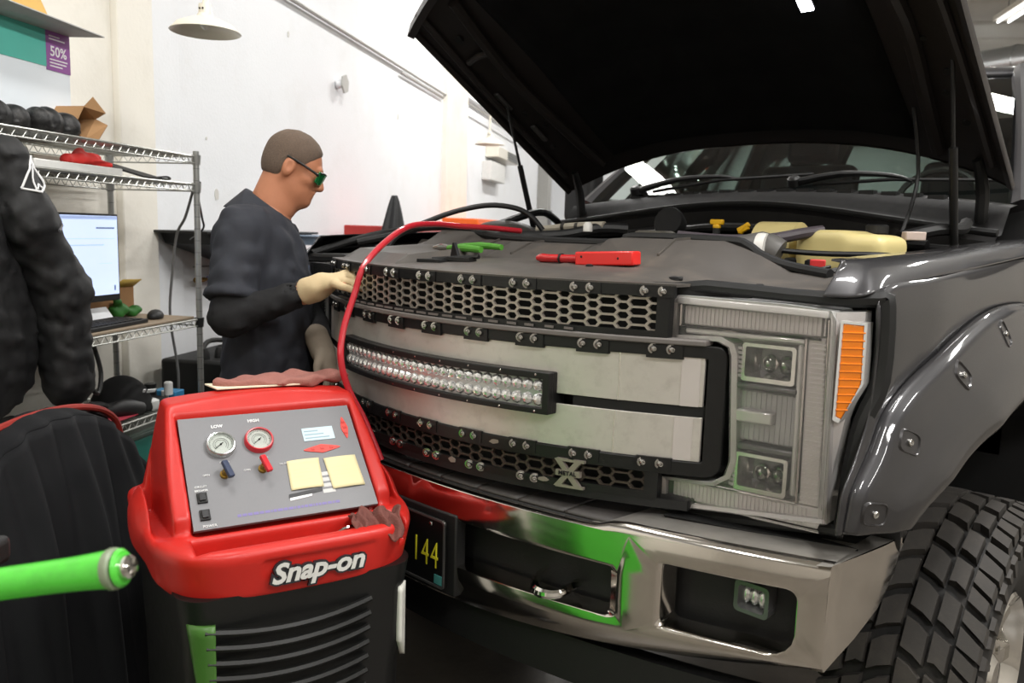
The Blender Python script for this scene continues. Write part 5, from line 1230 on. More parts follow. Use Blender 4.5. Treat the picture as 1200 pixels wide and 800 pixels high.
# clothes
mShirt = M('charcoal_navy_shirt', '#2a2c33', .85, var=.12, scale=30, bump=.25, bscale=18)
mUnder = M('black_undershirt', '#121214', .85, bump=.2, bscale=40)
mTrs = M('dark_navy_trousers', '#171a24', .85, bump=.2, bscale=20)
def folds(p): return wrinkle(p, 3, .010, 38)
sleeve_end = lambda a, b, t: tuple(np.array(a)+(np.array(b)-np.array(a))*t)
def shirt(p):
    t = torso(p, .019)
    cut = lambda a, b, t, r0, r1: smax(cap_(p, a, sleeve_end(a, b, 1.0), r0, r1), (p-np.array(sleeve_end(a, b, t)))@((np.array(b)-np.array(a))/np.linalg.norm(np.array(b)-np.array(a))), .006)
    rS = cut(rs, re_, .80, .074, .074); lS = cut(ls, le, .80, .074, .074)
    d = su(.035, t, rS, lS)+folds(p)
    d = np.minimum(d, smax(cut(rs, re_, .805, .0765, .0765), -(p-np.array(sleeve_end(rs, re_, .70)))@((np.array(re_)-np.array(rs))/np.linalg.norm(np.array(re_)-np.array(rs))), .003))
    d = smax(d, .93-p[:, 2], .01)
    n = cap_(p, (-.012, 0, 1.57), (.06, 0, 1.72), .069, .072)
    d = smax(d, -n, .008)
    return smax(d, -cap_(p, (.09, -.0, 1.60), (.16, 0, 1.40), .030, .004), .01)
sdf_build('shirt', shirt, (-.26, -.38, .90), (.24, .32, 1.68), .0095, mShirt, PT, PM)
def collar(p):
    z = p[:, 2]; ax = -.018+.5*(z-1.575)                     # neck axis leans forward
    r = np.hypot((p[:, 0]-ax)/1.05, p[:, 1]); top = 1.690-.72*np.maximum(0, p[:, 0]+.055)
    band = np.maximum(np.abs(r-.075)-.0055, np.maximum(z-top, 1.55-z))
    fold = np.maximum(np.abs(r-(.080+.62*(top-z)))-.006, np.maximum(z-top, top-.062-.35*np.maximum(0, p[:, 0])-z))
    return np.maximum(su(.004, band, fold), -cap_(p, (.07, 0, 1.66), (.13, 0, 1.48), .022))
sdf_build('collar', collar, (-.18, -.16, 1.45), (.18, .16, 1.70), .005, mShirt, PT, PM)
sdf_build('undershirt_sleeve', lambda p: smax(su(.03, cap_(p, sleeve_end(rs, re_, .6), re_, .058, .053), cap_(p, re_, sleeve_end(re_, rw, .93), .053, .041))+wrinkle(p, 8, .005, 45), -cap_(p, sleeve_end(re_, rw, .9), sleeve_end(re_, rw, 1.2), .031), .004), (-.2, -.38, 1.22), (.2, -.1, 1.5), .008, mUnder, PT, PM)
sdf_build('undershirt_sleeve', lambda p: su(.03, cap_(p, sleeve_end(ls, le, .6), le, .062, .054), cap_(p, le, sleeve_end(le, lw, .9), .054, .040))+.002*np.sin(60*p[:, 0]+30*p[:, 2]), (-.1, -.22, 1.1), (.28, .32, 1.5), .009, mUnder, PT, PM)
sdf_build('undershirt', lambda p: smax(smax(torso(p, .008), 1.42-p[:, 2], .01), smax(p[:, 2]-1.60, .03-p[:, 0], .01), .01), (-.05, -.2, 1.4), (.2, .2, 1.64), .009, mUnder, PT, PM)
sdf_build('trousers', lambda p: smax(legs(p, .018)+.004*np.sin(30*p[:, 2]+9*p[:, 0]), smax(p[:, 2]-1.06, .05-p[:, 2], .01), .01), (-.24, -.30, .0), (.24, .30, 1.1), .013, mTrs, PT, PM)
mGlove = M('cream_work_glove', '#c4af8a', .8, var=.1, scale=25, bump=.15, bscale=40, dirt='#a8946c', dirt_amt=.4, dirt_scale=20)
mGlove2 = M('grey_work_glove', '#7f7466', .8, var=.12, scale=25, bump=.15)
def cuff(p, a, b): return cap_(p, a, b, .037, .036)
g1 = sdf_build('glove', lambda p: smax(su(.012, rhand(p, .0018), cuff(p, rh0-.018*RF/np.linalg.norm(RF), rh0+.02*RF/np.linalg.norm(RF))), -( (p-rh0)@(RF/np.linalg.norm(RF))+.030), .004)+.0012*np.sin(90*p[:, 0]+70*p[:, 2]), (.03, -.50, 1.28), (.42, -.1, 1.62), .0048, mGlove, PT, PM); part_label(g1, 'cream glove resting on the truck')
g2 = sdf_build('glove', lambda p: su(.012, lhand(p, .0018), cuff(p, np.array(lw)-LF*.02, lh0)), (.04, -.34, 1.00), (.36, .06, 1.32), .0052, mGlove2, PT, PM); part_label(g2, 'grey glove of the lowered hand')
# placket, pocket, boots
MB(PM).grid(lambda u, v: (.139+.001-.012*abs(v-.55)*2*(v > .55)-.006*(u-.5)**2, -.018+.036*u, .98+.48*v), 2, 16).build('placket', M('placket_blue_grey', '#39404f', .8), PT, solid=.004)
mBoot = M('black_work_boot', '#131211', .6)
for s in (-1, 1):
    sdf_build('boot', lambda p: smax(su(.03, cap_(p, (-.02, s*.115, .06), (-.02, s*.115, .20), .062, .060), ell_(p, (.07, s*.12, .045), (.13, .05, .055))), .002-p[:, 2], .004), (-.14, s*.115-.09, -.01), (.24, s*.115+.09, .27), .011, mBoot, PT, PM)
# ------------------------------------------------------------------ wire shelving along the wall
mWire = M('chrome_shelf_wire', '#a3a49f', .3, .75, var=.1)
mWireD = M('dull_shelf_post', '#a2a3a1', .35, .7)
def rack(w0, w1, n0, n1, levels, top, label, wires=True):
    t = thing('wire_shelving', label, 'shelving', wl((w0+w1)/2, (n0+n1)/2))
    for w in (w0, w1):
        for n in (n0, n1):
            p = wmb().cyl((w, n, 0), (w, n, top), .0125, n=12).build('post', mWireD, t)
            b = wmb()
            for k in range(int(top/.05)): b.lathe([(.0132, -.001), (.0132, .001)], (w, n, .05+k*.05), n=10)
            b.build('post_grooves', M('groove_dark', '#6c6d6d', .5, .5), p)['kind'] = 'stuff'
    for z in levels:
        b = wmb()
        for n in (n0, n1):
            b.tube([(w0, n, z), (w1, n, z)], .0045, 6); b.tube([(w0, n, z-.028), (w1, n, z-.028)], .0035, 6)
        for w in (w0, w1): b.tube([(w, n0, z), (w, n1, z)], .0045, 6); b.tube([(w, n0, z-.028), (w, n1, z-.028)], .0035, 6)
        S_ = b.build('shelf_frame', mWire, t)
        b = wmb(); m = int((w1-w0)/.022)
        for n in (n0, n1): b.tube([(w0+(w1-w0)*k/m, n, z-(.0 if k % 2 else .028)) for k in range(m+1)], .002, 4)
        m2 = int((n1-n0)/.022)
        for w in (w0, w1): b.tube([(w, n0+(n1-n0)*k/m2, z-(.0 if k % 2 else .028)) for k in range(m2+1)], .002, 4)
        b.build('truss_wire', mWire, S_)
        b = wmb(); m = int((w1-w0)/.025)
        for k in range(1, m): w = w0+(w1-w0)*k/m; b.tube([(w, n0, z+.002), (w, n1, z+.002)], .002, 4)
        for n in (n0+(n1-n0)*.33, n0+(n1-n0)*.66): b.tube([(w0, n, z-.003), (w1, n, z-.003)], .003, 5)
        b.build('deck_wire', mWire, S_)
        for w in (w0, w1):
            for n in (n0, n1): wmb().lathe([(.0165, -.034), (.0195, .006)], (w, n, z), n=12).build('shelf_collar', mBlkP if z < 1.6 else mWireD, t)
    return t
SN0, SN1, SW0, SW1 = .09, .50, -1.22, .03
rack(SW0, SW1, SN0, SN1, (.22, .82, 1.165, 1.735, 1.85), 1.872, 'tall chrome wire shelving with monitor, by the white wall')
def wt(b, name, mat, label, cat, group=None, **k): return tag(b.build(name, mat, **k), label, cat, group)
# desk board
wt(wmb().box(SW0+.02, SW1-.02, SN0+.01, SN1-.012, 1.168, 1.178), 'shelf_board', M('worn_shelf_board', '#8c7c68', .6, var=.15, scale=12), 'thin worn board lying on the desk level of the wire shelving', 'board', bevel=.002)
# monitor
t = thing('monitor', 'flat computer monitor with lit pale screen on the wire shelving', 'monitor', wl(-.62, .32, 1.178))
mw0, mw1, mn = -.84, -.265, .30
tw = lambda w: mn+.02*(w-mw0)
b = wmb(); b.loft([[(w, tw(w)+f, z) for w, z in ((mw0, 1.265), (mw1, 1.265), (mw1, 1.60), (mw0, 1.60))] for f in (.0, .03)]); b.build('monitor_case', mBlkP, t, bevel=.004)
mScr = M('lit_screen', '#c3d2f2', .3, var=.02, emit=.72)
b = wmb(); b.loft([[(w, tw(w)+f, z) for w, z in ((mw0+.012, 1.29), (mw1-.008, 1.29), (mw1-.008, 1.592), (mw0+.012, 1.592))] for f in (.0305, .0315)]); SCR = b.build('screen', mScr, t)
for (wa, wb, za, zb, c) in ((mw0+.012, mw1-.008, 1.578, 1.590, '#9fb0d6'), (-.39, -.29, 1.543, 1.549, '#5d6a86'), (mw0+.02, -.29, 1.505, 1.507, '#a7b6d8'), (mw0+.02, -.35, 1.48, 1.484, '#a2b2d6'), (-.38, -.31, 1.41, 1.413, '#b4c0dc'), (-.30, -.293, 1.305, 1.325, '#3a4a78')):
    b = wmb(); b.loft([[(w, tw(w)+f, z) for w, z in ((wa, za), (wb, za), (wb, zb), (wa, zb))] for f in (.0316, .0322)]); b.build('screen_line', M('scr'+c, c, .3, var=0, emit=.8), SCR, smooth=0)
wmb().box(-.52, -.46, .26, .30, 1.185, 1.42).build('stand_neck', mBlkP, t); wmb().box(-.62, -.36, .22, .40, 1.178, 1.19).build('stand_base', mBlkP, t, bevel=.004)
# keyboard
KB = thing('keyboard', 'black keyboard on the shelf in front of the monitor', 'keyboard', wl(-.50, .42, 1.178))
wmb().loft([[(w, n, z) for w, n in ((-.75, .36), (-.27, .33), (-.255, .455), (-.74, .485))] for z in (1.178, 1.194)]).build('case', mBlkP, KB, bevel=.003)
k0 = None
for r in range(5):
    for c in range(16):
        w = -.725+c*.0285; n = .468-r*.0245-.0018*c
        if k0 is None: k0 = wmb().box(w-.011, w+.011, n-.0095, n+.0095, 1.194, 1.199); k0 = k0.build('key', M('key_black', '#202022', .5), KB, smooth=0); kp = wl(w, n)
        else: inst(k0, Matrix.Translation(wl(w, n)-kp) @ BASE[KB], KB)
wt(wmb().loft([[(w, n, z) for w, n, z in ((-.58, .33, 1.18), (-.26, .31, 1.18), (-.24, .255, 1.228), (-.56, .27, 1.228))], [(w, n, z+.002) for w, n, z in ((-.58, .33, 1.18), (-.26, .31, 1.18), (-.24, .255, 1.228), (-.56, .27, 1.228))]]), 'paper_sheet', M('white_paper', '#e9ebee', .7), 'white paper propped below the lit monitor', 'paper', smooth=0)
f = lambda p: smax(ell_(p, (0, 0, .008), (.055, .032, .03)), -p[:, 2], .004)
o = sdf_build('computer_mouse', f, (-.07, -.05, -.01), (.07, .05, .05), .006, mBlkP, None, Matrix.Translation(wl(-.13, .40, 1.179)) @ Matrix.Rotation(math.atan2(WD.y, WD.x)+.4, 4, 'Z')); tag(o, 'black computer mouse at the right end of the keyboard', 'mouse')
t = thing('cardboard_box', 'small brown cardboard box behind the monitor corner', 'box', wl(-.17, .2, 1.178)); wmb().box(-.33, -.03, .13, .23, 1.178, 1.30).build('carton', M('brown_cardboard', '#8f6a46', .8), t)
wmb().loft([[(-.16, .23, 1.30), (-.03, .23, 1.30)], [(-.15, .27, 1.335), (-.03, .27, 1.33)]], cap=False, closed=False).build('flap', M('yellow_card', '#b79a4d', .8), t, solid=.003)
f = lambda p: su(.02, ell_(p, (0, 0, .04), (.06, .05, .045)), ell_(p, (.10, .02, .03), (.06, .04, .03)), cap_(p, (.0, .0, .07), (-.05, .03, .10), .02))+.008*np.sin(60*p[:, 0])*np.sin(70*p[:, 2]+30*p[:, 1])
o = sdf_build('green_glove', f, (-.12, -.08, -.03), (.2, .1, .15), .007, M('bright_green_glove', '#24601f', .6, var=.5, scale=18), None, WX @ Matrix.Translation((-.16, .25, 1.178)) @ Matrix.Scale(.72, 4)); tag(o, 'crumpled green glove between monitor and mouse', 'glove')
# second shelf
t = thing('binder', 'white binder lying flat on the upper wire shelf', 'binder', wl(-.62, .36, 1.737))
wmb().loft([[(w, n, z) for w, n in ((-.86, .28), (-.41, .25), (-.40, .47), (-.85, .49))] for z in (1.738, 1.766)]).build('cover', M('white_binder', '#dcdcd9', .4), t, bevel=.004)
wmb().loft([[(w, n, z) for w, n in ((-.85, .285), (-.415, .255), (-.398, .465), (-.842, .483))] for z in (1.743, 1.761)]).build('pages', M('grey_pages', '#b6b4ae', .8), t)
wt(wmb().loft([[(w, n, z) for w, n in ((-.62, .12), (-.18, .12), (-.16, .27), (-.60, .27))] for z in (1.738, 1.80)]), 'paper_stack', M('beige_papers', '#cdc6b8', .8), 'stack of beige papers at the back of upper wire shelf', 'papers', bevel=.002)
t = thing('clipboard', 'black clipboard leaning over the front of the upper shelf', 'clipboard', wl(-.25, .4, 1.737))
wmb().loft([[(-.40, .30, 1.80), (-.30, .30, 1.80), (-.10, .44, 1.742), (-.28, .47, 1.742)], [(-.40, .30, 1.806), (-.30, .30, 1.806), (-.10, .44, 1.749), (-.28, .47, 1.749)]]).build('board', mBlkP, t); wmb().tube([(-.13, .42, 1.752), (-.10, .45, 1.757), (-.11, .47, 1.748), (-.16, .47, 1.745)], .004, 6, smooth=4).build('clip', mBlkM, t)
f = lambda p: su(.015, cap_(p, (-.08, 0, .015), (.05, .0, .03), .022, .018), cap_(p, (.0, .0, .03), (.10, -.01, .035), .016, .013), cap_(p, (.02, .02, .02), (.10, .04, .01), .015, .011), cap_(p, (-.01, -.02, .04), (.04, -.03, .055), .014))+.004*np.sin(90*p[:, 0])*np.sin(80*p[:, 1])
o = sdf_build('red_glove', f, (-.13, -.08, -.03), (.15, .08, .09), .006, M('red_work_glove', '#cf2b26', .6), None, WX @ Matrix.Translation((-.49, .37, 1.768))); tag(o, 'red work gloves lying on the white binder', 'gloves')
# top shelf
def pad_(p0, lbl, sc):
    def f(p):
        d = su(.03, ell_(p, (-.05, 0, .05), (.075, .07, .06)), ell_(p, (.06, 0, .045), (.07, .065, .055)))
        d = d+.010*np.maximum(0, np.sin(75*p[:, 0]))*(p[:, 2] > .03)
        return smax(d, -p[:, 2], .006)
    o = sdf_build('knee_pad', f, (-.16, -.1, -.02), (.16, .1, .14), .008, M('scuffed_black_rubber', '#121213', .5, var=.3, dirt='#6d6a68', dirt_amt=.5, dirt_scale=26), None, WX @ Matrix.Translation(p0) @ Matrix.Scale(sc, 4)); tag(o, lbl, 'knee pad')
pad_((-.86, .38, 1.853), 'scuffed black ribbed knee pad at the left on top shelf', .84); pad_((-.66, .40, 1.853), 'scuffed black knee pad beside the open cardboard box', .86)
wt(wmb().loft([[(-.92, .16, 1.853), (-.52, .14, 1.853), (-.52, .28, 1.853), (-.90, .30, 1.853)], [(-.80, .2, 2.06), (-.60, .20, 1.96), (-.58, .26, 1.97), (-.74, .26, 2.05)]]), 'fabric_bag', M('black_fabric', '#101012', .9, bump=.3), 'black fabric bag behind the knee pads on top shelf', 'bag', bevel=.02)
t = thing('cardboard_box', 'small open brown cardboard box tilted on the top wire shelf', 'box', wl(-.52, .34, 1.853))
mCB = M('kraft_cardboard', '#a9825a', .8, var=.08)
bm_ = Matrix.Translation(Vector((-.505, .35, 1.856))) 
def cb(p): return p
b = wmb()
cs = lambda P: [(-.545+(w+.52)*.72, .34+(n-.34)*.8, 1.855+(z-1.856)*.80) for w, n, z in P]
Q = [(-.575, .24, 1.90), (-.50, .24, 1.856), (-.42, .24, 1.955), (-.50, .24, 2.0)]
Q2 = [(w, .44, z) for w, n, z in Q]
b.loft([cs(Q), cs(Q2)], cap=False); b.add(cs(Q), [(0, 1, 2, 3)]); b.build('carton', mCB, t, smooth=0, solid=.004)
wmb().loft([cs([Q2[3], Q2[2]]), cs([(-.475, .47, 2.045), (-.43, .50, 1.98)])], cap=False, closed=False).build('flap', mCB, t, smooth=0, solid=.004); wmb().loft([cs([Q2[1], Q2[2]]), cs([(-.49, .50, 1.857), (-.405, .49, 1.93)])], cap=False, closed=False).build('flap', mCB, t, smooth=0, solid=.004)
# big box with teal band, flap and envelope on top
t = thing('product_box', 'large white box with teal band and purple 50% square on the top shelf', 'box', wl(-1.0, .2, 1.853))
bx0, bx1, bn0, bn1, bz1 = -1.30, -.455, .06, .31, 2.225
wmb().box(bx0, bx1, bn0, bn1, 1.853, bz1).build('carton', M('white_carton', '#dfe6ec', .5, var=.02), t, bevel=.003)
wmb().box(bx0+.001, bx1-.115, bn1, bn1+.002, 2.10, bz1-.002).build('teal_band', M('teal_print', '#4fae9f', .5, var=.1, scale=10), t, smooth=0)
wmb().box(bx1-.115, bx1, bn1, bn1+.0025, 2.09, bz1-.002).build('purple_square', M('purple_print', '#8a4f93', .5), t, smooth=0)
Fx = frame(wl(bx1-.0575, bn1+.003, 2.155), WD, WN)
text('50%', .048, Fx, M('print_white'), t, ext=.0004, off=.0006, xs=-1 if False else 1)
for k in range(5):
    z = 2.205-k*.010 if k < 2 else 2.126-(k-2)*.011; wmb().box(bx1-.10, bx1-.10+(.05, .075, .085, .08, .06)[k], bn1+.0025, bn1+.0032, z, z+.004).build('print_line', M('print_white'), t, smooth=0)
wmb().box(bx0+.33, bx0+.43, bn1+.002, bn1+.0027, 2.11, 2.145).build('print_mark', M('pale_teal', '#9ad0c6', .5), t, smooth=0)
wmb().cyl((bx0+.20, bn1+.001, 2.16), (bx0+.20, bn1+.003, 2.16), .035, n=20).build('print_disc', M('dark_teal', '#2d5f63', .5), t, smooth=0)
wmb().loft([[(bx0, bn1, bz1), (bx1, bn1, bz1)], [(bx0, bn1+.10, bz1+.035), (bx1+.06, bn1+.10, bz1+.01)]], cap=False, closed=False).build('flap', M('shaded_white_card', '#a8a8a6', .6), t, smooth=0, solid=.004)  # open flap of the white box; its shadow is put into the grey
wt(wmb().loft([[(-1.15, .12, bz1+.002), (-.52, .14, bz1+.002), (-.50, .30, bz1+.002), (-1.15, .28, bz1+.002)], [(-1.13, .12, 2.52), (-.56, .14, 2.47), (-.54, .22, 2.45), (-1.13, .22, 2.50)]]), 'padded_envelope', M('manila_paper', '#d2a95c', .7, var=.06, bump=.1), 'yellow manila envelope standing on the teal and white box', 'envelope', bevel=.006)
wt(wmb().loft([[(-1.4, .16, bz1+.003), (-1.16, .16, bz1+.003), (-1.16, .28, bz1+.003), (-1.4, .28, bz1+.003)], [(-1.4, .16, 2.6), (-1.16, .16, 2.5), (-1.16, .24, 2.5), (-1.4, .24, 2.6)]]), 'paper_roll', M('white_paper'), 'white papers behind the manila envelope', 'papers', bevel=.01)
# low shelf things
f = lambda p: smin(smax(ell_(p, (0, 0, .0), (.105, .095, .125)), -p[:, 2], .006), smax(ell_(p, (.10, 0, .012), (.095, .075, .018)), -p[:, 2], .004), .02)
CAPM = WX @ Matrix.Translation((-.32, .37, .826)) @ Matrix.Rotation(.25, 4, 'Z') @ Matrix.Scale(1.15, 4)
t = thing('cap', 'black baseball cap with white lettering on the lower wire shelf', 'cap', wl(-.36, .36, .826))
sdf_build('crown', f, (-.13, -.12, -.02), (.22, .12, .15), .008, M('black_cap_cloth', '#0b0b0c', .9), t, CAPM)
b = MB(CAPM)
for k in range(6): b.obox((.03+.012*k, .083-.006*abs(k-1), .075-.002*k), (.004, .002, .006), (-.5, 0, -.1*k))
b.build('stitched_letters', M('print_white'), t)
random.seed(21)
def tube_item(p0, p1, r, m, nm, lbl, cat): return wt(wmb().tube([p0, p1], r, 12), nm, m, lbl, cat, bevel=.002)
t = thing('spray_can', 'black can with white cap standing behind the blue box on the lower shelf', 'can', wl(-.10, .34, .826)); wmb().cyl((-.12, .36, .826), (-.12, .36, .90), .024).build('can', mBlkP, t); wmb().cyl((-.08, .40, .826), (-.08, .40, .865), .015).build('nozzle', M('white_plastic', '#dcdcda', .4), t); wmb().lathe([(.018, .0), (.018, .05), (.012, .055)], (-.10, .43, .855), n=14).build('white_cap', M('white_plastic'), t)
wt(wmb().box(-.07, .0, .33, .44, .826, .86), 'blue_box', M('blue_pack', '#2d7fae', .5), 'small bright blue pack at the end of the lower shelf', 'box', bevel=.004)
wt(wmb().lathe([(.03, 0), (.034, .01), (.033, .035), (.02, .042)], wl(-.24, .44, .826)-W0+Vector((0,0,0)) if False else (-.25, .45, .826), n=16), 'tape_roll', M('white_plastic'), 'white round jar lid in front of the black cap', 'lid')
wt(wmb().tube([(-.52, .36, .85), (-.40, .44, .86), (-.33, .46, .845)], [.02, .035, .03], 12, smooth=3), 'grease_gun', M('grey_rubbery', '#2c2c2c', .5), 'dark grey tool handle before the black cap', 'tool')
for k, (wa, na, c, l) in enumerate(((-.62, .38, '#c9c6c4', 'white printed leaflet'), (-.50, .42, '#b13a4a', 'red and white leaflet'), (-.68, .44, '#7c2230', 'dark red leaflet'))):
    wt(wmb().loft([[(wa+dw, na+dn, z) for dw, dn in ((-.12, -.06), (.12, -.07), (.13, .06), (-.11, .07))] for z in (.826+k*.005, .829+k*.005)]), 'leaflet', M('leaf'+c, c, .6, var=.3, scale=14), l+' on the lower wire shelf', 'leaflet', smooth=0)
wt(wmb().loft([[(-1.0, .2, .826), (-.62, .14, .826), (-.58, .32, .826), (-1.0, .40, .826)], [(-1.0, .22, .88), (-.66, .17, .87), (-.62, .30, .87), (-1.0, .38, .88)]]), 'black_tray', mBlkP, 'black plastic tray at the left on the lower wire shelf', 'tray', bevel=.006)
wt(wmb().tube([(-.95, .46, .87), (-.7, .45, .89), (-.55, .42, .90), (-.42, .40, .86)], .016, 10, smooth=3), 'hose_coil', mHose, 'black hose lying along the lower shelf by the cap', 'hose')
t = thing('storage_bin', 'teal plastic storage bin under the lower wire shelf', 'bin', wl(-.3, .3, .222)); b = wmb(); b.loft([[(-.62, .14, .225), (-.06, .14, .225), (-.06, .47, .225), (-.62, .47, .225)], [(-.66, .12, .74), (-.03, .12, .74), (-.03, .485, .74), (-.66, .485, .74)]]); b.build('tub', M('teal_bin', '#1f7468', .4), t, bevel=.012); wmb().box(-.67, -.02, .115, .49, .735, .755).build('lid', M('clear_lid', '#47564f', .25), t, bevel=.005)
wt(wmb().box(-1.12, -.70, .16, .46, .224, .42), 'parts_box', M('dark_red_box', '#5c1a1a', .5), 'dark red parts box on the bottom wire shelf', 'box', bevel=.01)
wt(wmb().tube([(-1.05, .485, .44), (-.80, .46, .44)], .03, 12), 'white_roll', M('white_paper'), 'white paper roll on the dark red parts box', 'roll')
# cables of the shelving
wt(wmb().tube([(.05, .48, 1.74), (.10, .40, 1.60), (.14, .33, 1.52), (.145, .30, 1.35), (.15, .28, 1.15), (.17, .30, .9), (.16, .30, .75)], .006, 8, smooth=5), 'grey_cable', M('grey_cable', '#6a6a6a', .5), 'grey cable hanging beside the shelving post', 'cable')
wt(wmb().tube([(.04, .51, 1.745), (.09, .47, 1.69), (.13, .46, 1.60), (.17, .44, 1.55), (.13, .40, 1.50)], .0045, 8, smooth=5), 'black_cable', mHose, 'thin black cord tied to the upper shelf corner', 'cord')
wt(wmb().tube([(-.72, .47, 1.13), (-.66, .49, 1.02), (-.60, .485, .96), (-.56, .47, 1.03), (-.58, .46, 1.13)], .008, 8, smooth=5), 'black_cable', mHose, 'black cord looped under the desk shelf', 'cord')
# air fitting on wall and its hose
t = thing('air_line', 'brass and blue air fitting on the wall with black hose', 'air hose', wl(.8, .03, 1.28))
mBr = M('brass', '#9a7a35', .3, .8)
wmb().tube([(.72, .05, 1.275), (.80, .05, 1.275)], .014, 6).build('brass_fitting', mBr, t); wmb().tube([(.80, .05, 1.275), (.95, .05, 1.275)], .009, 8).build('pipe', mBr, t); part_label(wmb().lathe([(.014, 0), (.017, .01), (.017, .035), (.014, .045)], (.84, .05, 1.275), (1, 0, 0), 14).build('blue_coupler', M('blue_anodised', '#2b3fa5', .3, .4), t), 'blue coupler')
wmb().tube([(.95, .05, 1.275), (1.02, .06, 1.26), (1.03, .08, 1.10), (.93, .12, .85), (.72, .22, .66), (.55, .30, .45), (.6, .35, .2)], .017, 10, smooth=5).build('hose', mHose, t); wmb().tube([(.78, .0, 1.34), (.95, .02, 1.34)], .004, 6).build('wall_wire', mGrey, t)
# bracket table behind the mechanic
t = thing('wall_table', 'black wedge-sided wall table behind the mechanic', 'table', wl(1.2, .2, 1.4))
b = wmb(); b.prism([(.44, 1.525), (.48, 1.47), (.95, 1.36), (1.25, 1.36), (1.55, 1.47), (1.6, 1.525)], lambda w, z: (w, .04, z), lambda w, z: (w, .30, z)); b.build('wedge_body', mBlkP, t, smooth=0, bevel=.004); wmb().box(.38, 1.62, .0, .33, 1.522, 1.535).build('top_plate', mBlkM, t, bevel=.003)
t = thing('drip_tray', 'pale blue shallow tray standing out beyond the mechanic', 'tray', wl(1.55, .4, 1.45)); b = wmb(); b.loft([[(1.30, .33, 1.462), (1.60, .33, 1.462), (1.60, .44, 1.462), (1.30, .44, 1.462)], [(1.28, .31, 1.505), (1.62, .31, 1.505), (1.62, .46, 1.505), (1.28, .46, 1.505)], [(1.26, .30, 1.512), (1.66, .30, 1.512), (1.66, .48, 1.512), (1.26, .48, 1.512)], [(1.26, .30, 1.518), (1.66, .30, 1.518), (1.66, .48, 1.518), (1.26, .48, 1.518)]]); b.build('tray', M('pale_blue_steel', '#8fa2b8', .35, .2), t)
# black equipment cabinet
t = thing('battery_charger', 'black shop cabinet with white round emblem behind the mechanic', 'cabinet', wl(.6, .32))
b = wmb(); b.box(.30, .95, .12, .50, 0, .93); b.build('case', mBlkP, t, bevel=.015)
b = wmb(); b.tube([(.36+.0, .502, .80)]*0 or [(.45+.022*math.cos(a), .503, .855+.022*math.sin(a)) for a in [math.radians(30+15*k) for k in range(21)]], .005, 6); b.build('emblem', M('print_white'), t)
b = wmb()
for k in range(4): b.box(.42, .48, .502, .505, .80-k*.012, .806-k*.012)
b.build('emblem_lines', M('print_white'), t, smooth=0)
for k in range(4): wmb().lathe([(.022, 0), (.02, .03), (.012, .05)], (.36+.07*k, .32+.03*(k % 2), .93), n=12).build('knob', mBlkP, t)
wmb().tube([(.36, .3, .95), (.45, .28, 1.0), (.58, .30, .99), (.66, .34, .95)], .012, 8, smooth=4).build('carry_handle', mBlkP, t)
wt(wmb().lathe([(.05, 0), (.045, .05), (.01, .12)], (.66, .36, .93), n=14), 'funnel', M('orange_plastic', '#c98a2a', .5), 'orange funnel on the black shop cabinet', 'funnel')
# ------------------------------------------------------------------ second rack and things beyond the mechanic
rack(1.15, 2.35, .30, .80, (.2, .62, 1.04), 1.10, 'low wire rack with workshop clutter right of the mechanic')
WB = thing('case', 'red and white case on the low rack right of the mechanic', 'case', wl(1.5, .66, 1.045)); wmb().box(1.0+.25, 1.62, .50, .78, 1.045, 1.075).build('base', M('white_plastic'), WB, bevel=.004); wmb().box(1.25, 1.62, .50, .78, 1.076, 1.10).build('lid', M('red_case', '#a32a2c', .45), WB, bevel=.004)
wt(wmb().tube([(1.35, .72, 1.165), (1.75, .60, 1.165)], .045, 16), 'black_roll', mHose, 'thick black roll on the red and white case', 'roll', bevel=.006)
wt(wmb().box(1.6, 1.95, .55, .78, .626, .80), 'carton', mCB, 'brown carton on the middle shelf of low rack', 'box', bevel=.004)
wt(wmb().box(1.3, 1.5, .55, .78, .626, .95), 'jerry_can', M('dark_grey_can', '#3a3c40', .5), 'dark grey can on the middle shelf of the low rack', 'can', bevel=.015)
t = thing('spray_bottle', 'white spray bottle with orange trigger on the low rack', 'bottle', wl(1.06, .72, .626)); wmb().lathe([(.035, 0), (.038, .02), (.038, .13), (.014, .19), (.014, .21)], (1.2, .74, .80), n=16).build('bottle', M('white_plastic'), t); wmb().obox((1.2, .74, 1.025), (.03, .012, .015), (0, 0, 0)).build('trigger', M('orange_trigger', '#d8622a', .4), t, bevel=.004); wmb().box(1.12, 1.28, .66, .80, .626, .80).build('carton_stand', mDark, t)
wt(wmb().box(2.0, 2.3, .4, .75, 1.045, 1.22), 'grey_case', M('grey_case', '#8f9498', .5), 'pale grey case at the far end of the low rack', 'case', bevel=.01)
wt(wmb().box(1.75, 2.25, .4, .78, .205, .5), 'light_blue_bin', M('light_blue_bin', '#7f9fb5', .5), 'light blue bin on the bottom shelf of the low rack', 'bin', bevel=.01)
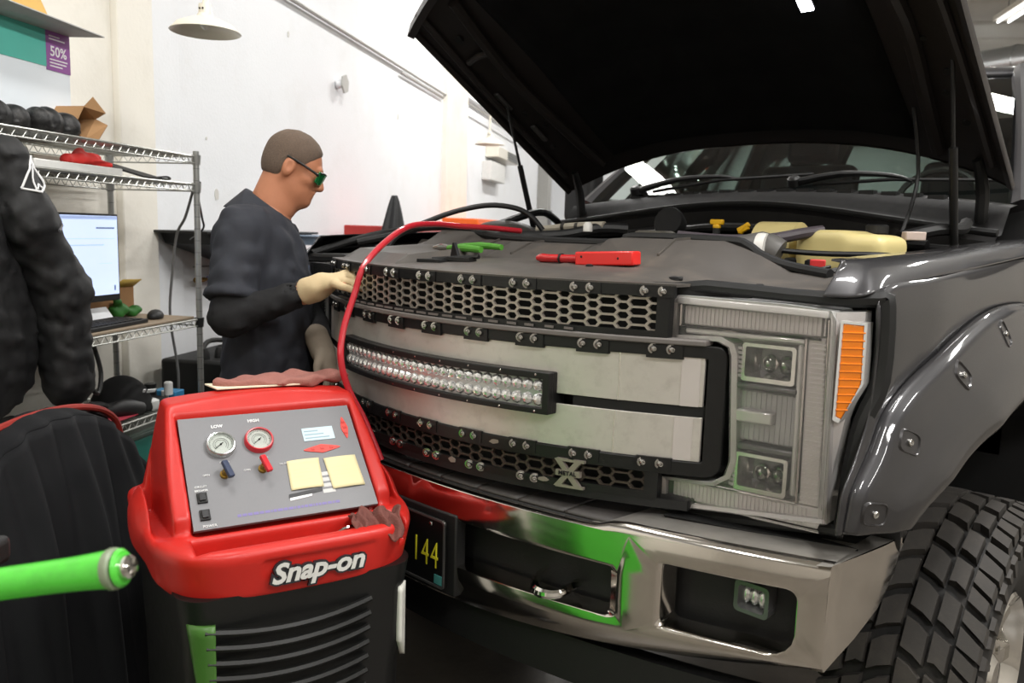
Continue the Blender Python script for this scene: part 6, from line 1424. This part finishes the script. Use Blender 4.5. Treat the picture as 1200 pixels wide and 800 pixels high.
# tapered black cover, red and orange cabinets
def cone(u, v):
    a = 2*PI*u; r = .16*(1-v)**.8+.025; k = 1+.18*math.sin(5*a+2*v)
    return wl(2.34+.06*v+r*k*math.cos(a)*1.0, .55+r*k*math.sin(a)*.7, 1.18+.62*v)
o = MB().grid(cone, 30, 16, cu=True).build('folded_cover', M('black_vinyl', '#191a1c', .5, bump=.15), smooth=80); tag(o, 'tapered folded black vinyl cover standing on a red tool chest', 'cover')
t = thing('tool_chest', 'red tool chest against the wall beyond the truck grille', 'tool chest', wl(2.75, .4)); mTC = M('red_tool_chest', '#b2231c', .35, coat=.4)
wmb().box(2.2, 3.25, .10, .68, .1, 1.18).build('cabinet', mTC, t, bevel=.01); wmb().box(2.52, 3.25, .12, .66, 1.18, 1.585).build('top_box', mTC, t, bevel=.01)
for k in range(5):
    d_ = wmb().box(2.24, 3.21, .68, .695, .15+k*.2, .33+k*.2).build('drawer', mTC, t, bevel=.004); wmb().box(2.3, 3.15, .695, .71, .305+k*.2, .32+k*.2).build('handle', mMesh, d_)
for n in (.18, .6):
    for w in (2.3, 3.15): wmb().cyl((w, n-.02, .05), (w, n+.02, .05), .05).build('caster', mRub, t)
t = thing('cabinet', 'bright orange cabinet along the wall past the red tool chest', 'cabinet', wl(5.7, .7)); wmb().box(5.2, 6.9, .10, .50, .08, 1.69).build('case', M('orange_cabinet', '#e8641a', .4), t, bevel=.01)
for k in range(3): d_ = wmb().box(5.23+k*.56, 5.75+k*.56, .50, .515, .12, 1.64).build('door', M('orange_cabinet'), t, bevel=.004); wmb().box(5.70+k*.56, 5.72+k*.56, .515, .54, .8, 1.0).build('handle', mGrey, d_)
for w in (5.3, 6.8): wmb().box(w-.05, w+.05, .15, .46, 0, .08).build('foot', mGrey, t)

# ------------------------------------------------------------------ jacket hanging from the shelf, chair with coat, tubes
JX = -.19
t = thing('jacket', 'black riding jacket with white outlined badge hanging from wire shelving', 'jacket', wl(-1.0+JX, .62, 1.0))
mJk = M('black_jacket_cloth', '#161617', .6, var=.25, scale=14, bump=.3, bscale=10)
def jbody(p):
    d = su(.05, ell_(p, (-1.17+JX, .60, 1.50), (.32, .082, .36)), ell_(p, (-1.14+JX, .605, 1.24), (.34, .09, .28)), cap_(p, (-1.36+JX, .60, 1.75), (-1.02+JX, .60, 1.75), .06))
    return d+wrinkle(p, 5, .009, 36)
def jsleeve(p, s=1):
    q = p-np.array([[-1.18+JX, 0, 0]]); q = q*np.array([[s, 1, 1]])
    d = su(.05, cap_(q, (.245, .62, 1.735), (.285, .65, 1.57), .078, .082), cap_(q, (.285, .65, 1.57), (.385, .665, 1.37), .082, .086), cap_(q, (.385, .665, 1.37), (.395, .68, 1.08), .086, .078))
    return d+wrinkle(p, 9, .008, 42)+.003*np.sin(70*p[:, 2]-30*p[:, 0])*np.exp(-((p[:, 2]-1.36)/.12)**2)
J = sdf_build('jacket_body', jbody, (-1.8, .45, .90), (-.85, .80, 1.90), .012, mJk, t, WX)
sdf_build('sleeve', lambda p: jsleeve(p), (-1.3, .5, .94), (-.80, .85, 1.88), .010, mJk, t, WX)
sdf_build('sleeve', lambda p: jsleeve(p, -1), (-1.85, .5, .98), (-1.45, .85, 1.85), .014, mJk, t, WX)
wmb().tube([(-1.30+JX, .60, 1.80), (-1.18+JX, .62, 1.86), (-1.06+JX, .60, 1.80)], .035, 10, smooth=4).build('collar', mJk, t)
wmb().tube([(-1.38+JX, .585, 1.76), (-1.18+JX, .585, 1.82), (-.98+JX, .585, 1.76)], .01, 8).build('hanger', M('hanger_black', '#222222', .4), t); wmb().tube([(-1.18+JX, .585, 1.82), (-1.18, .58, 1.865), (-1.18, .54, 1.872), (-1.18, .505, 1.862)], .004, 6, smooth=3).build('hanger_hook', mBolt, t)
def onsl(w, z):                              # point on the sleeve's outer face
    n = np.linspace(.85, .5, 160); d = jsleeve(np.stack([np.full(160, w), n, np.full(160, z)], 1)); i = np.where(d < 0)[0]
    return (w, (n[i[0]] if len(i) else .66)+.003, z)
def badge(P, r, sm=4): return [onsl(w, z) for w, z in P], r, sm
b = wmb()
def path(P, k=8): return [onsl(P[i][0]+(P[i+1][0]-P[i][0])*j/k, P[i][1]+(P[i+1][1]-P[i][1])*j/k) for i in range(len(P)-1) for j in range(k)]+[onsl(*P[-1])]
DB = -.04
b.tube(path([(w+DB, z) for w, z in ((-1.105, 1.660), (-1.082, 1.700), (-1.047, 1.752), (-1.036, 1.735), (-1.018, 1.672), (-1.055, 1.652), (-1.105, 1.660))]), .0032, 6)
b.tube(path([(w+DB, z) for w, z in ((-1.070, 1.657), (-1.066, 1.69), (-1.043, 1.742))]), .0026, 6); b.tube(path([(w+DB, z) for w, z in ((-1.064, 1.66), (-1.052, 1.675), (-1.036, 1.658))]), .0024, 6)
part_label(b.build('badge_outline', M('print_white'), t), 'white outlined badge')
b = wmb(); b.tube(path([(w, z) for w, z in ((-1.06, 1.545), (-1.02, 1.56), (-.985, 1.575))]), .004, 6); b.build('piping', M('grey_piping', '#5a5a5c', .5), t)
# chair and navy coat
WC, ZB = -1.28, 1.055
t = thing('shop_chair', 'dark padded shop chair with red piped back left of the machine', 'chair', wl(WC, .98))
def CH(u, v):
    w = WC+.33*math.cos(PI*u)*-1; z = ZB-.19+.18*math.sin(PI*u)**.6; return (w, .80, .5+(z-.5)*v)
wmb().grid(CH, 24, 6).build('backrest', mBlkP, t, solid=.05); wmb().tube([(WC-.33*math.cos(PI*k/24), .835, ZB-.18+.185*math.sin(PI*k/24)**.6) for k in range(25)], .010, 8).build('red_piping', M('red_piping', '#8e2a22', .5), t)
wmb().box(WC-.25, WC+.25, .56, .86, .43, .50).build('seat', mBlkP, t, bevel=.03, seg=3)
wmb().cyl((WC, .74, .08), (WC, .74, .43), .03).build('column', mBlkM, t)
for k in range(5):
    a = 2*PI*k/5; e = (WC+.20*math.cos(a), .74+.20*math.sin(a), .06); wmb().tube([(WC, .74, .1), e], [.025, .018], 8).build('leg', mBlkM, t); wmb().ball((e[0], e[1], .03), .03, 10, 8).build('caster', mRub, t)
mCoat = M('dark_navy_coat', '#06070b', .9, var=.25, scale=10, bump=.25, bscale=12)
def coat(u, v):
    a = u*2-1
    top = ZB-.005-.34*abs(a)**2.4
    z = top-v*(top-.03)
    w = WC+a*(.415+.03*v); fold = .022*math.sin(13*a+2*v)*min(1, v*3)+.010*math.sin(31*a)
    n = .885+.05*math.sin(PI*min(1, v*2.5)*.5)+.10*v+fold
    return (w, n+.02, z)
b = wmb(); b.grid(coat, 80, 40); b.grid(lambda u, v: (coat(u, 0)[0], coat(u, 0)[1]-.16*v, coat(u, 0)[2]+.015*math.sin(PI*v)-.25*max(0, v-.6)), 60, 8)
o = b.build('draped_coat', mCoat, smooth=80, solid=.008); tag(o, 'dark navy coat draped over the chair, reaching towards the floor', 'coat')
# ------------------------------------------------------------------ foreground: green handled trolley just out of frame and odd things at the left edge
mGreen = M('lime_green_paint', '#4fc23a', .32, var=.06, scale=14, coat=.3, dirt='#2c5a20', dirt_amt=.35, dirt_scale=22)
t = thing('tool_cart', 'lime green tool cart whose round green handle juts in at left', 'cart', (.40, -1.30, 0))
h0 = Vector((.52, -1.225, 1.212)); h1 = Vector((.708, -1.068, 1.259)); d = (h1-h0).normalized()
hb = Vector((.28, -1.42, 1.18))
MB().tube([hb, hb.lerp(h0, .6), h0, h0.lerp(h1, .55), h0.lerp(h1, .8), h0.lerp(h1, .94)], [.0155, .0155, .0155, .0155, .0163, .0185], 24, smooth=4).build('handle_grip', mGreen, t, smooth=60)
MB().lathe([(.0185, -.008), (.0198, -.006), (.0198, -.001), (.0175, .001)], h1-d*.008, d, 28).build('grip_ring', M('grey_green_ring', '#7f8a72', .4), t); MB().lathe([(.0168, .0), (.0184, .002), (.016, .005)], h1-d*.006, d, 28).build('grip_ring', mGreen, t)
MB().lathe([(.0115, -.006), (.0115, .004), (.009, .007), (.002, .008)], h1+d*.001, d, 20).build('end_cap', mChrome, t)
cx = Matrix.Translation((.12, -1.42, 0)) @ Matrix.Rotation(.70, 4, 'Z')
cm = lambda: MB(cx)
cm().box(-.30, .30, -.22, .22, .14, 1.10).build('cart_body', mGreen, t, bevel=.012); cm().box(-.32, .32, -.24, .24, 1.10, 1.14).build('cart_top', mBlkP, t, bevel=.01)
for k in range(5): q = cm().box(-.28, .28, .22, .235, .17+k*.185, .34+k*.185).build('drawer', mGreen, t, bevel=.005); cm().box(-.22, .22, .235, .25, .315+k*.185, .33+k*.185).build('drawer_pull', mBlkM, q)
for x in (-.25, .25):
    for y in (-.17, .17): cm().cyl((x, y-.02, .06), (x, y+.02, .06), .06).build('caster', mRub, t); cm().box(x-.02, x+.02, y-.03, y+.03, .06, .14).build('caster_fork', mGrey, t)
MB().tube([hb, hb+Vector((-.02, .0, -.06)), cx @ Vector((.30, .0, 1.02))], .018, 12, smooth=4).build('handle_stem', mGreen, t)
# pump with grey nozzle at the left picture edge
t = thing('pump', 'red pump with grey red-ringed tube end at left picture edge', 'pump', (-.84, -1.0, 0))
n1 = Vector((-.655, -.835, 1.036)); n0 = Vector((-.90, -1.06, 1.03)); d = (n1-n0).normalized()
MB().tube([n0, n1], .022, 18).build('tube_end', M('grey_green_ring'), t, bevel=.002)
for k in range(3): p = n1-d*(.006+.012*k); MB().lathe([(.0232, -.003), (.0232, .003)], p, d, 18).build('red_ring', M('red_tool_plastic'), t)
MB().cyl((-.90, -1.06, .0), (-.90, -1.06, 1.06), .025).build('stand', mBlkM, t); MB().cyl((-.90, -1.06, .0), (-.90, -1.06, .03), .16, n=24).build('stand_base', mBlkM, t)
MB().obox((-.80, -.98, .72), (.14, .10, .10), (0, 0, .75)).build('pump_body', M('red_tool_plastic'), t, bevel=.02, seg=3); MB().obox((-.80, -.98, .835), (.145, .105, .02), (0, 0, .75)).build('pump_cover', mBlkP, t, bevel=.01)
